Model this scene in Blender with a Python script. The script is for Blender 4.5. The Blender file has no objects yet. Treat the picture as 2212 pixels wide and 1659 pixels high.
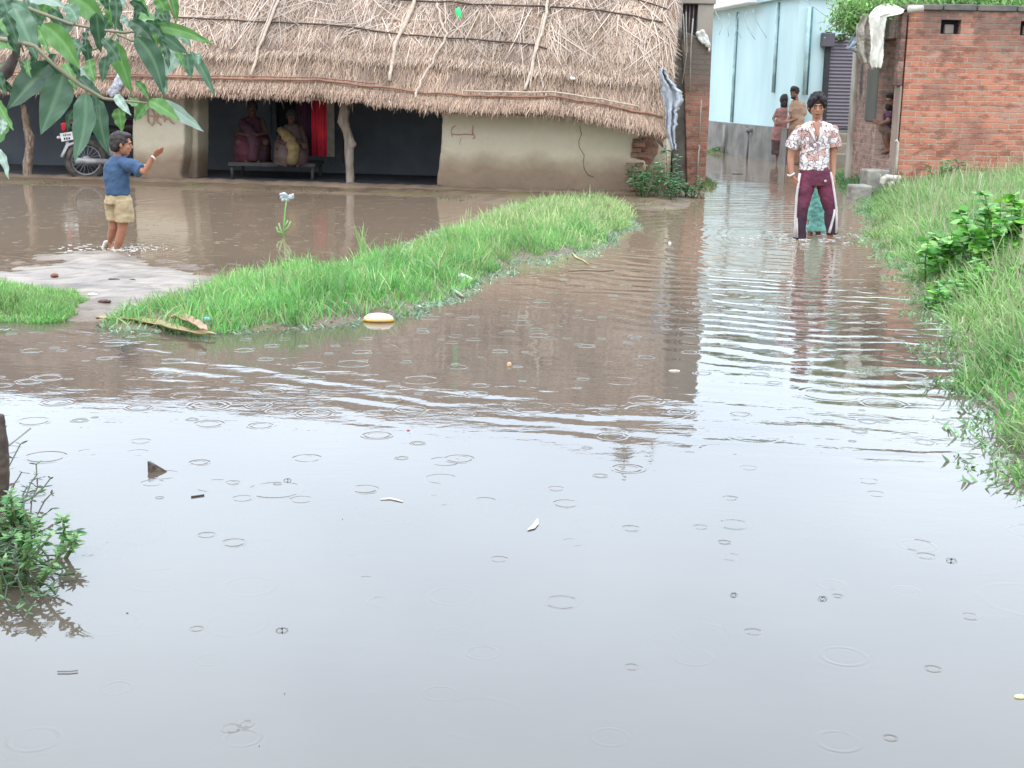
import bpy, bmesh, math, random
import numpy as np
from mathutils import Vector, Matrix, noise
random.seed(7); rng = np.random.default_rng(7)
C = bpy.context.scene.collection
# ---------------------------------------------------------------- camera, world, sun, exposure
FPX, CXP, CYP, HC = 2900.0, 1106.0, 829.5, 1.5      # focal length and centre in units of the photo shown 2212 wide; eye height
PIT, ROL = math.atan((829.5-190)/FPX), 0.018
FW = Vector((0, math.cos(PIT), -math.sin(PIT))); U0 = Vector((0, math.sin(PIT), math.cos(PIT))); R0 = Vector((1, 0, 0))
RV = R0*math.cos(ROL)+U0*math.sin(ROL); UV = U0*math.cos(ROL)-R0*math.sin(ROL)
CAM = Vector((0, 0, HC))
cd = bpy.data.cameras.new('camera'); cam = bpy.data.objects.new('camera', cd); C.objects.link(cam)
cd.sensor_width = 36; cd.lens = 36*FPX/2212; cd.clip_end = 2000; cd.clip_start = 0.05
m3 = Matrix((RV, UV, -FW)).transposed()
cam.matrix_world = Matrix.Translation(CAM) @ m3.to_4x4()
bpy.context.scene.camera = cam
w = bpy.data.worlds.new('World'); bpy.context.scene.world = w; w.use_nodes = True
nt = w.node_tree; nt.nodes.clear()
def wn(t, **k):
    n = nt.nodes.new(t)
    for a, b in k.items(): setattr(n, a, b)
    return n
sky = wn('ShaderNodeTexSky', sky_type='NISHITA', sun_disc=False, sun_elevation=math.radians(58), sun_rotation=math.radians(200))
tc = wn('ShaderNodeTexCoord'); sx = wn('ShaderNodeSeparateXYZ'); nt.links.new(tc.outputs['Generated'], sx.inputs[0])
rmp = wn('ShaderNodeValToRGB'); nt.links.new(sx.outputs['Z'], rmp.inputs[0])   # overcast: brighter overhead
e = rmp.color_ramp.elements
e[0].position = 0.0; e[0].color = (.17, .178, .19, 1)
e[1].position = 1.0; e[1].color = (.34, .37, .42, 1)
k = e.new(0.25); k.color = (.210, .219, .234, 1)
k = e.new(0.5); k.color = (.305, .335, .372, 1)
mx = wn('ShaderNodeMix', data_type='RGBA', blend_type='MULTIPLY'); mx.inputs[0].default_value = 1
cn = wn('ShaderNodeTexNoise'); cn.inputs['Scale'].default_value = 2.2; cn.inputs['Detail'].default_value = 4
nt.links.new(tc.outputs['Generated'], cn.inputs['Vector'])
cr = wn('ShaderNodeValToRGB'); cr.color_ramp.elements[0].color = (.80, .82, .85, 1); cr.color_ramp.elements[1].color = (1.1, 1.09, 1.08, 1)
cr.color_ramp.elements[0].position = .3; cr.color_ramp.elements[1].position = .7
nt.links.new(cn.outputs['Fac'], cr.inputs[0]); nt.links.new(rmp.outputs[0], mx.inputs[6]); nt.links.new(cr.outputs[0], mx.inputs[7])
sc_ = wn('ShaderNodeVectorMath', operation='SCALE'); sc_.inputs['Scale'].default_value = 78; nt.links.new(mx.outputs[2], sc_.inputs[0])
m2 = wn('ShaderNodeMix', data_type='RGBA'); m2.inputs[0].default_value = .93
nt.links.new(sky.outputs[0], m2.inputs[6]); nt.links.new(sc_.outputs[0], m2.inputs[7])
dr = wn('ShaderNodeMapRange', interpolation_type='SMOOTHSTEP'); dr.inputs[1].default_value = .35; dr.inputs[2].default_value = 1.0; dr.inputs[3].default_value = 0; dr.inputs[4].default_value = 1.0; nt.links.new(sx.outputs['Y'], dr.inputs[0])
db = wn('ShaderNodeMix', data_type='RGBA'); db.inputs[6].default_value = (1, 1, 1, 1); db.inputs[7].default_value = (1.62, 1.82, 1.96, 1); nt.links.new(dr.outputs[0], db.inputs[0])   # thinner cloud ahead of the camera
dm = wn('ShaderNodeMix', data_type='RGBA', blend_type='MULTIPLY'); dm.inputs[0].default_value = 1; nt.links.new(m2.outputs[2], dm.inputs[6]); nt.links.new(db.outputs[2], dm.inputs[7])
bg = wn('ShaderNodeBackground'); bg.inputs['Strength'].default_value = .1; nt.links.new(dm.outputs[2], bg.inputs[0])
wo = wn('ShaderNodeOutputWorld'); nt.links.new(bg.outputs[0], wo.inputs[0])
sl = bpy.data.lights.new('sun', 'SUN'); sl.energy = 0.9; sl.angle = math.radians(25); sl.color = (1, .97, .93)
so = bpy.data.objects.new('sun', sl); C.objects.link(so); so.rotation_euler = (math.radians(32), 0, math.radians(-20))
vs = bpy.context.scene.view_settings; vs.view_transform = 'Standard'; vs.look = 'None'; vs.gamma = 1; vs.exposure = 0.10

# ---------------------------------------------------------------- where things stand
def ray(px, py): return FW + RV*((px-CXP)/FPX) - UV*((py-CYP)/FPX)
def G(px, py, z=0.0):
    d = ray(px, py); t = (z-HC)/d.z; return CAM+d*t
def V(px, py, Y):
    d = ray(px, py); return CAM+d*(Y/d.y)
# ---------------------------------------------------------------- materials
def nmat(name):
    m = bpy.data.materials.new(name); m.use_nodes = True; n = m.node_tree
    return m, n, n.nodes['Principled BSDF']
def link(n, a, b): n.links.new(a, b)
def M(name, c1, c2=None, scale=6, rough=.8, bump=.3, bscale=30, spec=.3, lo=.35, hi=.65, det=5, stretch=None, c3=None, trans=0, bd=.01):
    m, n, p = nmat(name); N = n.nodes.new
    c2 = c2 or tuple(x*.7 for x in c1)
    t = N('ShaderNodeTexCoord'); vec = t.outputs['Object']
    if stretch:
        mp = N('ShaderNodeMapping'); mp.inputs['Scale'].default_value = stretch; link(n, vec, mp.inputs[0]); vec = mp.outputs[0]
    a = N('ShaderNodeTexNoise'); a.inputs['Scale'].default_value = scale; a.inputs['Detail'].default_value = det; link(n, vec, a.inputs['Vector'])
    r = N('ShaderNodeValToRGB'); link(n, a.outputs['Fac'], r.inputs[0])
    r.color_ramp.elements[0].position = lo; r.color_ramp.elements[1].position = hi
    r.color_ramp.elements[0].color = (*c1, 1); r.color_ramp.elements[1].color = (*c2, 1)
    if c3: q = r.color_ramp.elements.new((lo+hi)/2); q.color = (*c3, 1)
    link(n, r.outputs[0], p.inputs['Base Color'])
    p.inputs['Roughness'].default_value = rough; p.inputs['Specular IOR Level'].default_value = spec
    if bump:
        b = N('ShaderNodeTexNoise'); b.inputs['Scale'].default_value = bscale; b.inputs['Detail'].default_value = 6; link(n, vec, b.inputs['Vector'])
        u = N('ShaderNodeBump'); u.inputs['Strength'].default_value = bump; u.inputs['Distance'].default_value = bd; link(n, b.outputs['Fac'], u.inputs['Height']); link(n, u.outputs[0], p.inputs['Normal'])
    return m
def MV(name, rough=.6, spec=.25, sub=0, bump=0, bs=40):      # colour from the per-blade attribute
    m, n, p = nmat(name); a = n.nodes.new('ShaderNodeAttribute'); a.attribute_name = 'col'
    link(n, a.outputs['Color'], p.inputs['Base Color']); p.inputs['Roughness'].default_value = rough; p.inputs['Specular IOR Level'].default_value = spec
    if sub:
        tr = n.nodes.new('ShaderNodeBsdfTranslucent'); link(n, a.outputs['Color'], tr.inputs[0]); ms = n.nodes.new('ShaderNodeMixShader'); ms.inputs[0].default_value = sub
        o = n.nodes['Material Output']; link(n, p.outputs[0], ms.inputs[1]); link(n, tr.outputs[0], ms.inputs[2]); link(n, ms.outputs[0], o.inputs[0])
    return m
def brickmat(name, c1, c2, mortar, soot=(.05, .048, .045), sootamt=.5, zs=(1.8, 3.0), smear=(.33, .27, .22), smearamt=.4, sn=(.38, .62)):
    m, n, p = nmat(name); N = n.nodes.new
    t = N('ShaderNodeTexCoord'); s = N('ShaderNodeSeparateXYZ'); link(n, t.outputs['Object'], s.inputs[0])
    ad = N('ShaderNodeMath'); ad.operation = 'ADD'; link(n, s.outputs[0], ad.inputs[0]); link(n, s.outputs[1], ad.inputs[1])
    cb = N('ShaderNodeCombineXYZ'); link(n, ad.outputs[0], cb.inputs[0]); link(n, s.outputs[2], cb.inputs[1])
    wob = N('ShaderNodeTexNoise'); wob.inputs['Scale'].default_value = 3; link(n, t.outputs['Object'], wob.inputs['Vector'])
    wv = N('ShaderNodeVectorMath'); wv.operation = 'MULTIPLY_ADD'; wv.inputs[1].default_value = (.03, .03, 0); link(n, wob.outputs['Color'], wv.inputs[0]); link(n, cb.outputs[0], wv.inputs[2])
    b = N('ShaderNodeTexBrick'); link(n, wv.outputs[0], b.inputs['Vector']); b.inputs['Scale'].default_value = 1
    b.inputs['Brick Width'].default_value = .235; b.inputs['Row Height'].default_value = .08; b.inputs['Mortar Size'].default_value = .010
    b.inputs['Mortar Smooth'].default_value = .3; b.inputs['Bias'].default_value = -.1
    b.inputs['Color1'].default_value = (*c1, 1); b.inputs['Color2'].default_value = (*c2, 1); b.inputs['Mortar'].default_value = (*mortar, 1)
    def mixc(fac, a, col):
        q = N('ShaderNodeMix'); q.data_type = 'RGBA'; link(n, fac, q.inputs[0]); link(n, a, q.inputs[6])
        if isinstance(col, tuple): q.inputs[7].default_value = (*col, 1)
        else: link(n, col, q.inputs[7])
        return q.outputs[2]
    def noisemask(scale, lo, hi, amt, stretch=(1, 1, 1)):
        mp = N('ShaderNodeMapping'); mp.inputs['Scale'].default_value = stretch; link(n, t.outputs['Object'], mp.inputs[0])
        a = N('ShaderNodeTexNoise'); a.inputs['Scale'].default_value = scale; a.inputs['Detail'].default_value = 8; a.inputs['Roughness'].default_value = .65; link(n, mp.outputs[0], a.inputs['Vector'])
        r = N('ShaderNodeMapRange'); r.inputs[1].default_value = lo; r.inputs[2].default_value = hi; r.inputs[4].default_value = amt; link(n, a.outputs['Fac'], r.inputs[0]); return r.outputs[0]
    c = mixc(noisemask(2.5, .5, .75, smearamt), b.outputs['Color'], smear)
    c = mixc(noisemask(4.5, .5, .62, .75, (1, 1, 2.2)), c, tuple(x*.55 for x in c2)); c = mixc(noisemask(6, .56, .66, .6, (1, 1, 2)), c, (.52, .22, .16))
    zr = N('ShaderNodeMapRange'); zr.inputs[1].default_value = zs[0]; zr.inputs[2].default_value = zs[1]; link(n, s.outputs[2], zr.inputs[0])
    nm = noisemask(2.2, sn[0], sn[1], 1.0, (1, 1, .6)); mu = N('ShaderNodeMath'); mu.operation = 'MULTIPLY'; link(n, nm, mu.inputs[0]); link(n, zr.outputs[0], mu.inputs[1])
    m3_ = N('ShaderNodeMath'); m3_.operation = 'MULTIPLY'; m3_.inputs[1].default_value = sootamt; link(n, mu.outputs[0], m3_.inputs[0])
    c = mixc(m3_.outputs[0], c, soot)
    c = mixc(noisemask(1.1, .58, .68, .6), c, tuple(x*.5 for x in soot) if False else tuple((x+y)*.5 for x, y in zip(soot, c2))); c = mixc(noisemask(1.7, .58, .7, .55, (1, 1, 1.6)), c, (.60, .40, .33))
    link(n, c, p.inputs['Base Color']); p.inputs['Roughness'].default_value = .85; p.inputs['Specular IOR Level'].default_value = .25
    bn = N('ShaderNodeTexNoise'); bn.inputs['Scale'].default_value = 40; link(n, t.outputs['Object'], bn.inputs['Vector'])
    ma = N('ShaderNodeMath'); ma.operation = 'MULTIPLY_ADD'; ma.inputs[1].default_value = -1.2; link(n, b.outputs['Fac'], ma.inputs[0]); link(n, bn.outputs['Fac'], ma.inputs[2])
    u = N('ShaderNodeBump'); u.inputs['Distance'].default_value = .012; u.inputs['Strength'].default_value = .8; link(n, ma.outputs[0], u.inputs['Height']); link(n, u.outputs[0], p.inputs['Normal'])
    return m
# ---------------------------------------------------------------- mesh helpers
class B:
    def __init__(s): s.v = []; s.f = []
    def add(s, vs, fs):
        o = len(s.v); s.v += [tuple(x) for x in vs]; s.f += [tuple(i+o for i in f) for f in fs]; return s
    def box(s, a, b, rot=None, c=None):
        x0, y0, z0 = a; x1, y1, z1 = b
        vs = [Vector(q) for q in [(x0, y0, z0), (x1, y0, z0), (x1, y1, z0), (x0, y1, z0), (x0, y0, z1), (x1, y0, z1), (x1, y1, z1), (x0, y1, z1)]]
        if rot:
            c = c or sum(vs, Vector())/8
            vs = [c+rot @ (q-c) for q in vs]
        return s.add(vs, [(0, 3, 2, 1), (4, 5, 6, 7), (0, 1, 5, 4), (1, 2, 6, 5), (2, 3, 7, 6), (3, 0, 4, 7)])
    def tube(s, pts, rad, n=8, flat=1.0, fdir=None):
        pts = [Vector(p) for p in pts]; rad = rad if isinstance(rad, (list, tuple)) else [rad]*len(pts)
        rings = []; up = Vector(fdir) if fdir else Vector((0, 1, 0))
        for i, p in enumerate(pts):
            t = (pts[min(i+1, len(pts)-1)]-pts[max(i-1, 0)]).normalized()
            a = up-t*up.dot(t)
            if a.length < 1e-3: a = Vector((1, 0, 0))-t*t.x
            a.normalize(); b = t.cross(a)
            rings.append([p+a*(rad[i]*flat*math.cos(2*math.pi*k/n))+b*(rad[i]*math.sin(2*math.pi*k/n)) for k in range(n)])
        vs = [q for r in rings for q in r]; fs = []
        for i in range(len(pts)-1):
            for k in range(n): fs.append((i*n+k, i*n+(k+1) % n, (i+1)*n+(k+1) % n, (i+1)*n+k))
        fs.append(tuple(range(n))[::-1]); fs.append(tuple((len(pts)-1)*n+k for k in range(n)))
        return s.add(vs, fs)
    def ell(s, c, r, rot=None, nu=14, nv=9):
        c = Vector(c); r = r if isinstance(r, (tuple, list)) else (r, r, r)
        vs = [Vector((0, 0, r[2]))]
        for j in range(1, nv):
            th = math.pi*j/nv
            for i in range(nu):
                ph = 2*math.pi*i/nu; vs.append(Vector((r[0]*math.sin(th)*math.cos(ph), r[1]*math.sin(th)*math.sin(ph), r[2]*math.cos(th))))
        vs.append(Vector((0, 0, -r[2])))
        if rot: vs = [rot @ q for q in vs]
        vs = [c+q for q in vs]; fs = [(0, 1+i, 1+(i+1) % nu) for i in range(nu)]
        for j in range(nv-2):
            for i in range(nu): a = 1+j*nu; fs.append((a+i, a+nu+i, a+nu+(i+1) % nu, a+(i+1) % nu))
        l = len(vs)-1; a = 1+(nv-2)*nu
        fs += [(l, a+(i+1) % nu, a+i) for i in range(nu)]
        return s.add(vs, fs)
    def cap(s, pts, rad, n=10, flat=1.0, fdir=None):          # tapered limb with rounded joints
        rad = rad if isinstance(rad, (list, tuple)) else [rad]*len(pts)
        s.tube(pts, rad, n, flat, fdir)
        for p, r in zip(pts, rad): s.ell(p, r*.99 if flat == 1 else r*min(1, flat), nu=10, nv=7)
        return s
    def loft(s, lev, n=20, rot=None):                             # (centre, rx, ry) rings from bottom to top
        vs = []; fs = []
        for c, rx, ry in lev:
            for k in range(n):
                a = 2*math.pi*k/n; q = Vector((rx*math.cos(a), ry*math.sin(a), 0)); q = rot @ q if rot else q; vs.append(Vector(c)+q)
        for i in range(len(lev)-1):
            for k in range(n): fs.append((i*n+k, i*n+(k+1) % n, (i+1)*n+(k+1) % n, (i+1)*n+k))
        fs.append(tuple(range(n))[::-1]); fs.append(tuple((len(lev)-1)*n+k for k in range(n)))
        return s.add(vs, fs)
    def prism(s, pts, off):
        pts = [Vector(p) for p in pts]; off = Vector(off); n = len(pts)
        return s.add(pts+[p+off for p in pts], [tuple(range(n)), tuple(range(2*n-1, n-1, -1))]+[(i, i+n, (i+1) % n+n, (i+1) % n) for i in range(n)])
ORG = {}
def setprops(o, label=None, cat=None, group=None, kind=None):
    for k_, v_ in (('label', label), ('category', cat), ('group', group), ('kind', kind)):
        if v_: o[k_] = v_
    return o
def thing(name, label, cat, loc, group=None):
    o = bpy.data.objects.new(name, None); C.objects.link(o); o.empty_display_size = .1; o.location = loc; ORG[o.name] = Vector(loc)
    return setprops(o, label, cat, group)
def obj(name, b, mat, parent=None, label=None, cat=None, group=None, kind=None, smooth=True, org=None, bev=0, fixn=True):
    me = bpy.data.meshes.new(name); v = b.v
    if parent is not None: og = ORG[parent.name]
    else:
        a = np.array(v); og = Vector(org) if org is not None else Vector(((a[:, 0].min()+a[:, 0].max())/2, (a[:, 1].min()+a[:, 1].max())/2, a[:, 2].min()))
    me.from_pydata([(x-og.x, y-og.y, z-og.z) for x, y, z in v], [], b.f)
    if fixn and len(v) < 60000:
        bm = bmesh.new(); bm.from_mesh(me); bmesh.ops.recalc_face_normals(bm, faces=bm.faces); bm.to_mesh(me); bm.free()
    me.materials.append(mat)
    if smooth: me.polygons.foreach_set('use_smooth', [True]*len(me.polygons))
    o = bpy.data.objects.new(name, me); C.objects.link(o)
    if parent is not None: o.parent = parent
    else: o.location = og
    ORG[o.name] = og
    if bev:
        q = o.modifiers.new('bevel', 'BEVEL'); q.width = bev; q.segments = 2; q.limit_method = 'ANGLE'
    return setprops(o, label, cat, group, kind)
TEX = {}
def soft(o, voxel=.01, it=4, disp=0, dscale=.08, mid=.35):   # one continuous surface out of overlapping volumes
    q = o.modifiers.new('remesh', 'REMESH'); q.mode = 'VOXEL'; q.voxel_size = voxel; q.use_smooth_shade = True
    if it: q = o.modifiers.new('smooth', 'SMOOTH'); q.factor = .5; q.iterations = it
    if disp:
        if dscale not in TEX:
            t = bpy.data.textures.new('folds', 'CLOUDS'); t.noise_scale = dscale; t.noise_depth = 2; TEX[dscale] = t
        q = o.modifiers.new('displace', 'DISPLACE'); q.texture = TEX[dscale]; q.strength = disp; q.mid_level = mid
    return o
def npmesh(name, verts, faces, mat, parent=None, cols=None, smooth=False, **kw):  # numpy arrays, faces all of one size
    me = bpy.data.meshes.new(name)
    og = ORG[parent.name] if parent is not None else Vector(kw.pop('org', (float(verts[:, 0].mean()), float(verts[:, 1].mean()), float(verts[:, 2].min()))))
    v = verts-np.array(og)[None]; nf, k = faces.shape
    me.vertices.add(len(v)); me.vertices.foreach_set('co', v.astype(np.float32).ravel())
    me.loops.add(nf*k); me.loops.foreach_set('vertex_index', faces.astype(np.int32).ravel())
    me.polygons.add(nf); me.polygons.foreach_set('loop_start', np.arange(0, nf*k, k, dtype=np.int32))
    me.polygons.foreach_set('use_smooth', np.full(nf, smooth)); me.update(calc_edges=True)
    if cols is not None:
        a = me.color_attributes.new('col', 'FLOAT_COLOR', 'POINT'); c4 = np.ones((len(v), 4), np.float32); c4[:, :3] = cols; a.data.foreach_set('color', c4.ravel())
    me.materials.append(mat); o = bpy.data.objects.new(name, me); C.objects.link(o)
    if parent is not None: o.parent = parent
    else: o.location = og
    ORG[o.name] = og
    return setprops(o, **kw)
def blades(root, dirv, length, width, cols, seg=3, droop=.4, flatdir=None, taper=(1, .9, .55, .08)):
    # ribbons growing from root along dirv, bending with gravity
    n = len(root); L = length[:, None]; d = dirv/np.linalg.norm(dirv, axis=1, keepdims=True)
    if flatdir is None:
        a = rng.uniform(0, 2*np.pi, n); flatdir = np.stack([np.cos(a), np.sin(a)*.5, np.zeros(n)], 1)
    side = flatdir-d*(flatdir*d).sum(1, keepdims=True); side /= np.linalg.norm(side, axis=1, keepdims=True)
    vs = []
    dr = droop[:, None] if isinstance(droop, np.ndarray) else droop
    for i in range(seg+1):
        t = i/seg; p = root+d*L*t; p = p+np.array([0, 0, -1.])*(L*dr*t*t)
        wd = (width*np.interp(t, np.linspace(0, 1, len(taper)), taper))[:, None]/2
        vs += [p-side*wd, p+side*wd]
    k = 2*(seg+1); V_ = np.stack(vs, 1).reshape(-1, 3)
    base = np.arange(n)[:, None]*k
    F = np.concatenate([base+np.array([[2*i, 2*i+1, 2*i+3, 2*i+2]]) for i in range(seg)], 0)
    return V_, F, np.repeat(cols, k, 0)
def colmix(n, cs, jit=.12):
    cs = np.array(cs); i = rng.integers(0, len(cs), n); j = rng.integers(0, len(cs), n); t = rng.random((n, 1))
    c = cs[i]*t+cs[j]*(1-t); return np.clip(c*(1+rng.normal(0, jit, (n, 1))), 0.004, 1)
def sdpoly(P, x, y):                 # signed distance, positive inside
    P = np.array(P)[:, :2]; d = np.full(x.shape, 1e9); ins = np.zeros(x.shape, bool)
    for i in range(len(P)):
        a = P[i]; b = P[(i+1) % len(P)]; ab = b-a
        t = np.clip(((x-a[0])*ab[0]+(y-a[1])*ab[1])/(ab@ab+1e-12), 0, 1)
        d = np.minimum(d, np.hypot(x-a[0]-t*ab[0], y-a[1]-t*ab[1]))
        c = (a[1] > y) != (b[1] > y)
        xi = a[0]+(y-a[1])/(b[1]-a[1]+1e-12)*(b[0]-a[0]); ins ^= c & (x < xi)
    return np.where(ins, d, -d)
def vnoise(x, y, s, seed=0):         # smooth value noise
    r = np.random.default_rng(seed); T = r.random((256, 256)); X = x*s+1000; Y = y*s+1000
    i = np.floor(X).astype(int); j = np.floor(Y).astype(int); u = X-i; v = Y-j; u = u*u*(3-2*u); v = v*v*(3-2*v)
    g = lambda a, b: T[a % 256, b % 256]
    return (g(i, j)*(1-u)+g(i+1, j)*u)*(1-v)+(g(i, j+1)*(1-u)+g(i+1, j+1)*u)*v
def WP(l): return [tuple(G(*p))[:2] for p in l]

# ---------------------------------------------------------------- ground
P_strip = WP([(235, 700), (330, 712), (450, 722), (600, 710), (700, 698), (770, 682), (860, 676), (930, 652), (972, 622), (1050, 600), (1130, 562), (1240, 545), (1320, 500), (1362, 470), (1345, 445), (1230, 438), (1120, 455), (960, 515), (830, 562), (700, 592), (600, 600), (460, 615), (425, 650), (300, 662)])
P_leftp = WP([(-150, 695), (0, 692), (90, 693), (150, 690), (190, 668), (110, 640), (0, 622), (-150, 618)])
P_sand = WP([(-200, 600), (0, 586), (60, 575), (110, 549), (250, 546), (330, 572), (420, 588), (470, 615), (430, 655), (250, 690), (190, 690), (110, 640), (0, 640), (-200, 640)])
P_hut = WP([(-400, 390), (0, 396), (300, 401), (500, 408), (700, 412), (900, 420), (1000, 434), (1100, 446), (1240, 436), (1370, 442), (1400, 455), (1480, 448), (1505, 420), (1522, 398)])+[(3.35, 30), (3.4, 60), (-60, 60), (-60, 20)]
P_right = WP([(1530, 331), (1690, 337), (1800, 338), (1812, 360), (1830, 396), (1888, 428), (1893, 470), (1905, 520), (1945, 560), (2000, 612), (2015, 650), (2060, 700), (2078, 750), (2112, 820), (2150, 890), (2190, 960), (2250, 1040)])+[(3.0, 4), (60, 4), (60, 60), (4.6, 60)]
def ghf(x, y):
    n1 = vnoise(x, y, 1.6, 1)-.5; n2 = vnoise(x, y, 6, 2)-.5; n3 = vnoise(x, y, 18, 3)-.5
    h = np.full(x.shape, -.25); rag = n1*.12+n2*.10+n3*.04
    sd = sdpoly(P_strip, x, y)+rag*1.0; h = np.maximum(h, np.clip(sd*.22, -.25, .06)+n1*.03)
    sd = sdpoly(P_leftp, x, y)+rag; h = np.maximum(h, np.clip(sd*.2, -.25, .07))
    sd = sdpoly(P_sand, x, y)+rag*1.6; h = np.maximum(h, np.clip(sd*.08, -.25, .022)+n2*.022+n3*.02)
    sd = sdpoly(P_hut, x, y)+rag*.6; h = np.maximum(h, np.clip(sd*.10, -.25, .045)+n2*.02)
    sd = sdpoly(P_right, x, y)+rag*.8
    hum = np.clip((x-(1.9+(y-5)*.26))*.2, 0, .5)*np.clip((21-y)/2, 0, 1)
    h = np.maximum(h, np.clip(sd*.25, -.25, .12)+np.where(sd > 0, hum, 0)+n1*.04*(sd > 0))
    return h
def gh(x, y): return float(ghf(np.array([float(x)]), np.array([float(y)]))[0])
gx = np.concatenate([[-400, -150, -60, -30], np.arange(-16, -5, .35), np.arange(-5, 8, .07), np.arange(8, 16, .35), [30, 60, 150, 400]])
gy = np.concatenate([[-100, -20, 0, 2], np.arange(3.5, 6, .12), np.arange(6, 21, .07), np.arange(21, 36, .3), [45, 70, 150, 400, 900]])
XX, YY = np.meshgrid(gx, gy, indexing='ij'); ZZ = ghf(XX.ravel(), YY.ravel())
ii, jj = np.meshgrid(np.arange(len(gx)-1), np.arange(len(gy)-1), indexing='ij'); ny = len(gy); a0 = (ii*ny+jj).ravel()
sand = np.clip(sdpoly(P_sand, XX.ravel(), YY.ravel())/.5+.25+(vnoise(XX.ravel()*.8, YY.ravel()*2, 4, 77)-.5)*1.1, 0, 1)*np.clip(1-sdpoly(P_strip, XX.ravel(), YY.ravel())/.1, 0, 1)
n_a = vnoise(XX.ravel(), YY.ravel(), 5, 9)[:, None]; n_b = vnoise(XX.ravel(), YY.ravel(), 14, 10)[:, None]
mud = (np.array([[.155, .108, .072]])+(n_a > .66)*np.array([[-.02, .008, -.015]]))*(.75+.5*n_a)*(.8+.4*n_b); n_c = vnoise(XX.ravel()*1.0, YY.ravel()*3.0, 9, 11)[:, None]; snd = np.array([[.33, .275, .23]])*(.7+.4*n_a)*(.75+.4*n_b)*(1-.35*(n_c > .68))
gcol = mud*(1-sand[:, None])+snd*sand[:, None]
gm = MV('wet_earth', rough=.6, spec=.3)
_n = gm.node_tree; _b = _n.nodes.new('ShaderNodeTexNoise'); _b.inputs['Scale'].default_value = 25; _b.inputs['Detail'].default_value = 8
_u = _n.nodes.new('ShaderNodeBump'); _u.inputs['Distance'].default_value = .02; _t = _n.nodes.new('ShaderNodeTexCoord'); _n.links.new(_t.outputs['Object'], _b.inputs['Vector']); _n.links.new(_b.outputs['Fac'], _u.inputs['Height']); _n.links.new(_u.outputs[0], _n.nodes['Principled BSDF'].inputs['Normal'])
npmesh('ground', np.stack([XX.ravel(), YY.ravel(), ZZ], 1), np.stack([a0, a0+ny, a0+ny+1, a0+1], 1), gm, cols=gcol, smooth=True, kind='structure', org=(0, 0, 0))

# ---------------------------------------------------------------- flood water
TEEN = G(1762, 516); KID = G(250, 538)
wm, n, p = nmat('flood_water'); N = n.nodes.new
def math_(op, a, b=None, c=None):
    q = N('ShaderNodeMath'); q.operation = op
    for i, x in enumerate((a, b, c)):
        if x is None: continue
        if isinstance(x, (int, float)): q.inputs[i].default_value = x
        else: link(n, x, q.inputs[i])
    return q.outputs[0]
geo = N('ShaderNodeNewGeometry'); pos = geo.outputs['Position']
flat = N('ShaderNodeVectorMath'); flat.operation = 'MULTIPLY'; flat.inputs[1].default_value = (1, 1, 0); link(n, pos, flat.inputs[0]); pos = flat.outputs[0]
def noise_(scale, det=2, off=(0, 0, 0), st=(1, 1, 1)):
    mp = N('ShaderNodeMapping'); mp.inputs['Location'].default_value = off; mp.inputs['Scale'].default_value = st; link(n, pos, mp.inputs[0])
    q = N('ShaderNodeTexNoise'); q.inputs['Scale'].default_value = scale; q.inputs['Detail'].default_value = det; link(n, mp.outputs[0], q.inputs['Vector']); return q.outputs['Fac']
def dist_(c):
    q = N('ShaderNodeVectorMath'); q.operation = 'DISTANCE'; link(n, pos, q.inputs[0]); q.inputs[1].default_value = (c[0], c[1], 0); return q.outputs['Value']
def gauss(r, R, wd): x = math_('DIVIDE', math_('SUBTRACT', r, R), wd); return math_('EXPONENT', math_('MULTIPLY', math_('MULTIPLY', x, x), -1.0))
H = None
def addh(x):
    global H
    H = x if H is None else math_('ADD', H, x)
# wave train spreading from the wading boy
rt = math_('ADD', dist_(TEEN), math_('MULTIPLY', math_('SUBTRACT', noise_(.85, 4), .5), .95))
tr1 = math_('SINE', math_('MULTIPLY', rt, 2*math.pi/.27)); brk = math_('MULTIPLY', noise_(2.3, 2, (5, 2, 0)), 1.7)
sxp = N('ShaderNodeSeparateXYZ'); link(n, pos, sxp.inputs[0]); ms_ = N('ShaderNodeMapRange'); ms_.interpolation_type = 'SMOOTHSTEP'; ms_.inputs[1].default_value = .2; ms_.inputs[2].default_value = 1.5; ms_.inputs[3].default_value = .22; link(n, sxp.outputs[0], ms_.inputs[0])   # strongest along the lane
addh(math_('MULTIPLY', math_('MULTIPLY', tr1, math_('MULTIPLY', math_('MULTIPLY', gauss(rt, 4.0, 2.6), ms_.outputs[0]), brk)), .0024))
pm_ = N('ShaderNodeMapRange'); pm_.inputs[1].default_value = .44; pm_.inputs[2].default_value = .6; pm_.inputs[4].default_value = 1.4; link(n, noise_(1.9, 4, (1, 7, 0), (.8, 1.6, 1)), pm_.inputs[0]); PM = pm_.outputs[0]
addh(math_('MULTIPLY', math_('MULTIPLY', noise_(17, 3, (6, 2, 0), (.8, 1.3, 1)), gauss(rt, 8.55, .55)), .0011))
tr2 = math_('SINE', math_('MULTIPLY', rt, 2*math.pi/.27))
addh(math_('MULTIPLY', math_('MULTIPLY', tr2, math_('MULTIPLY', gauss(rt, 8.5, .5), PM)), .0015))
tr3 = math_('SINE', math_('MULTIPLY', math_('ADD', rt, math_('MULTIPLY', noise_(3, 2, (2, 9, 0)), .12)), 2*math.pi/.13))
addh(math_('MULTIPLY', math_('MULTIPLY', tr3, gauss(rt, 0.3, 1.5)), .0011))
# rings round the child in the left pool
rk = math_('ADD', dist_(KID), math_('MULTIPLY', math_('SUBTRACT', noise_(3, 2), .5), .15))
addh(math_('MULTIPLY', math_('MULTIPLY', math_('SINE', math_('MULTIPLY', rk, 2*math.pi/.11)), gauss(rk, 0, .9)), .0007))
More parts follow.
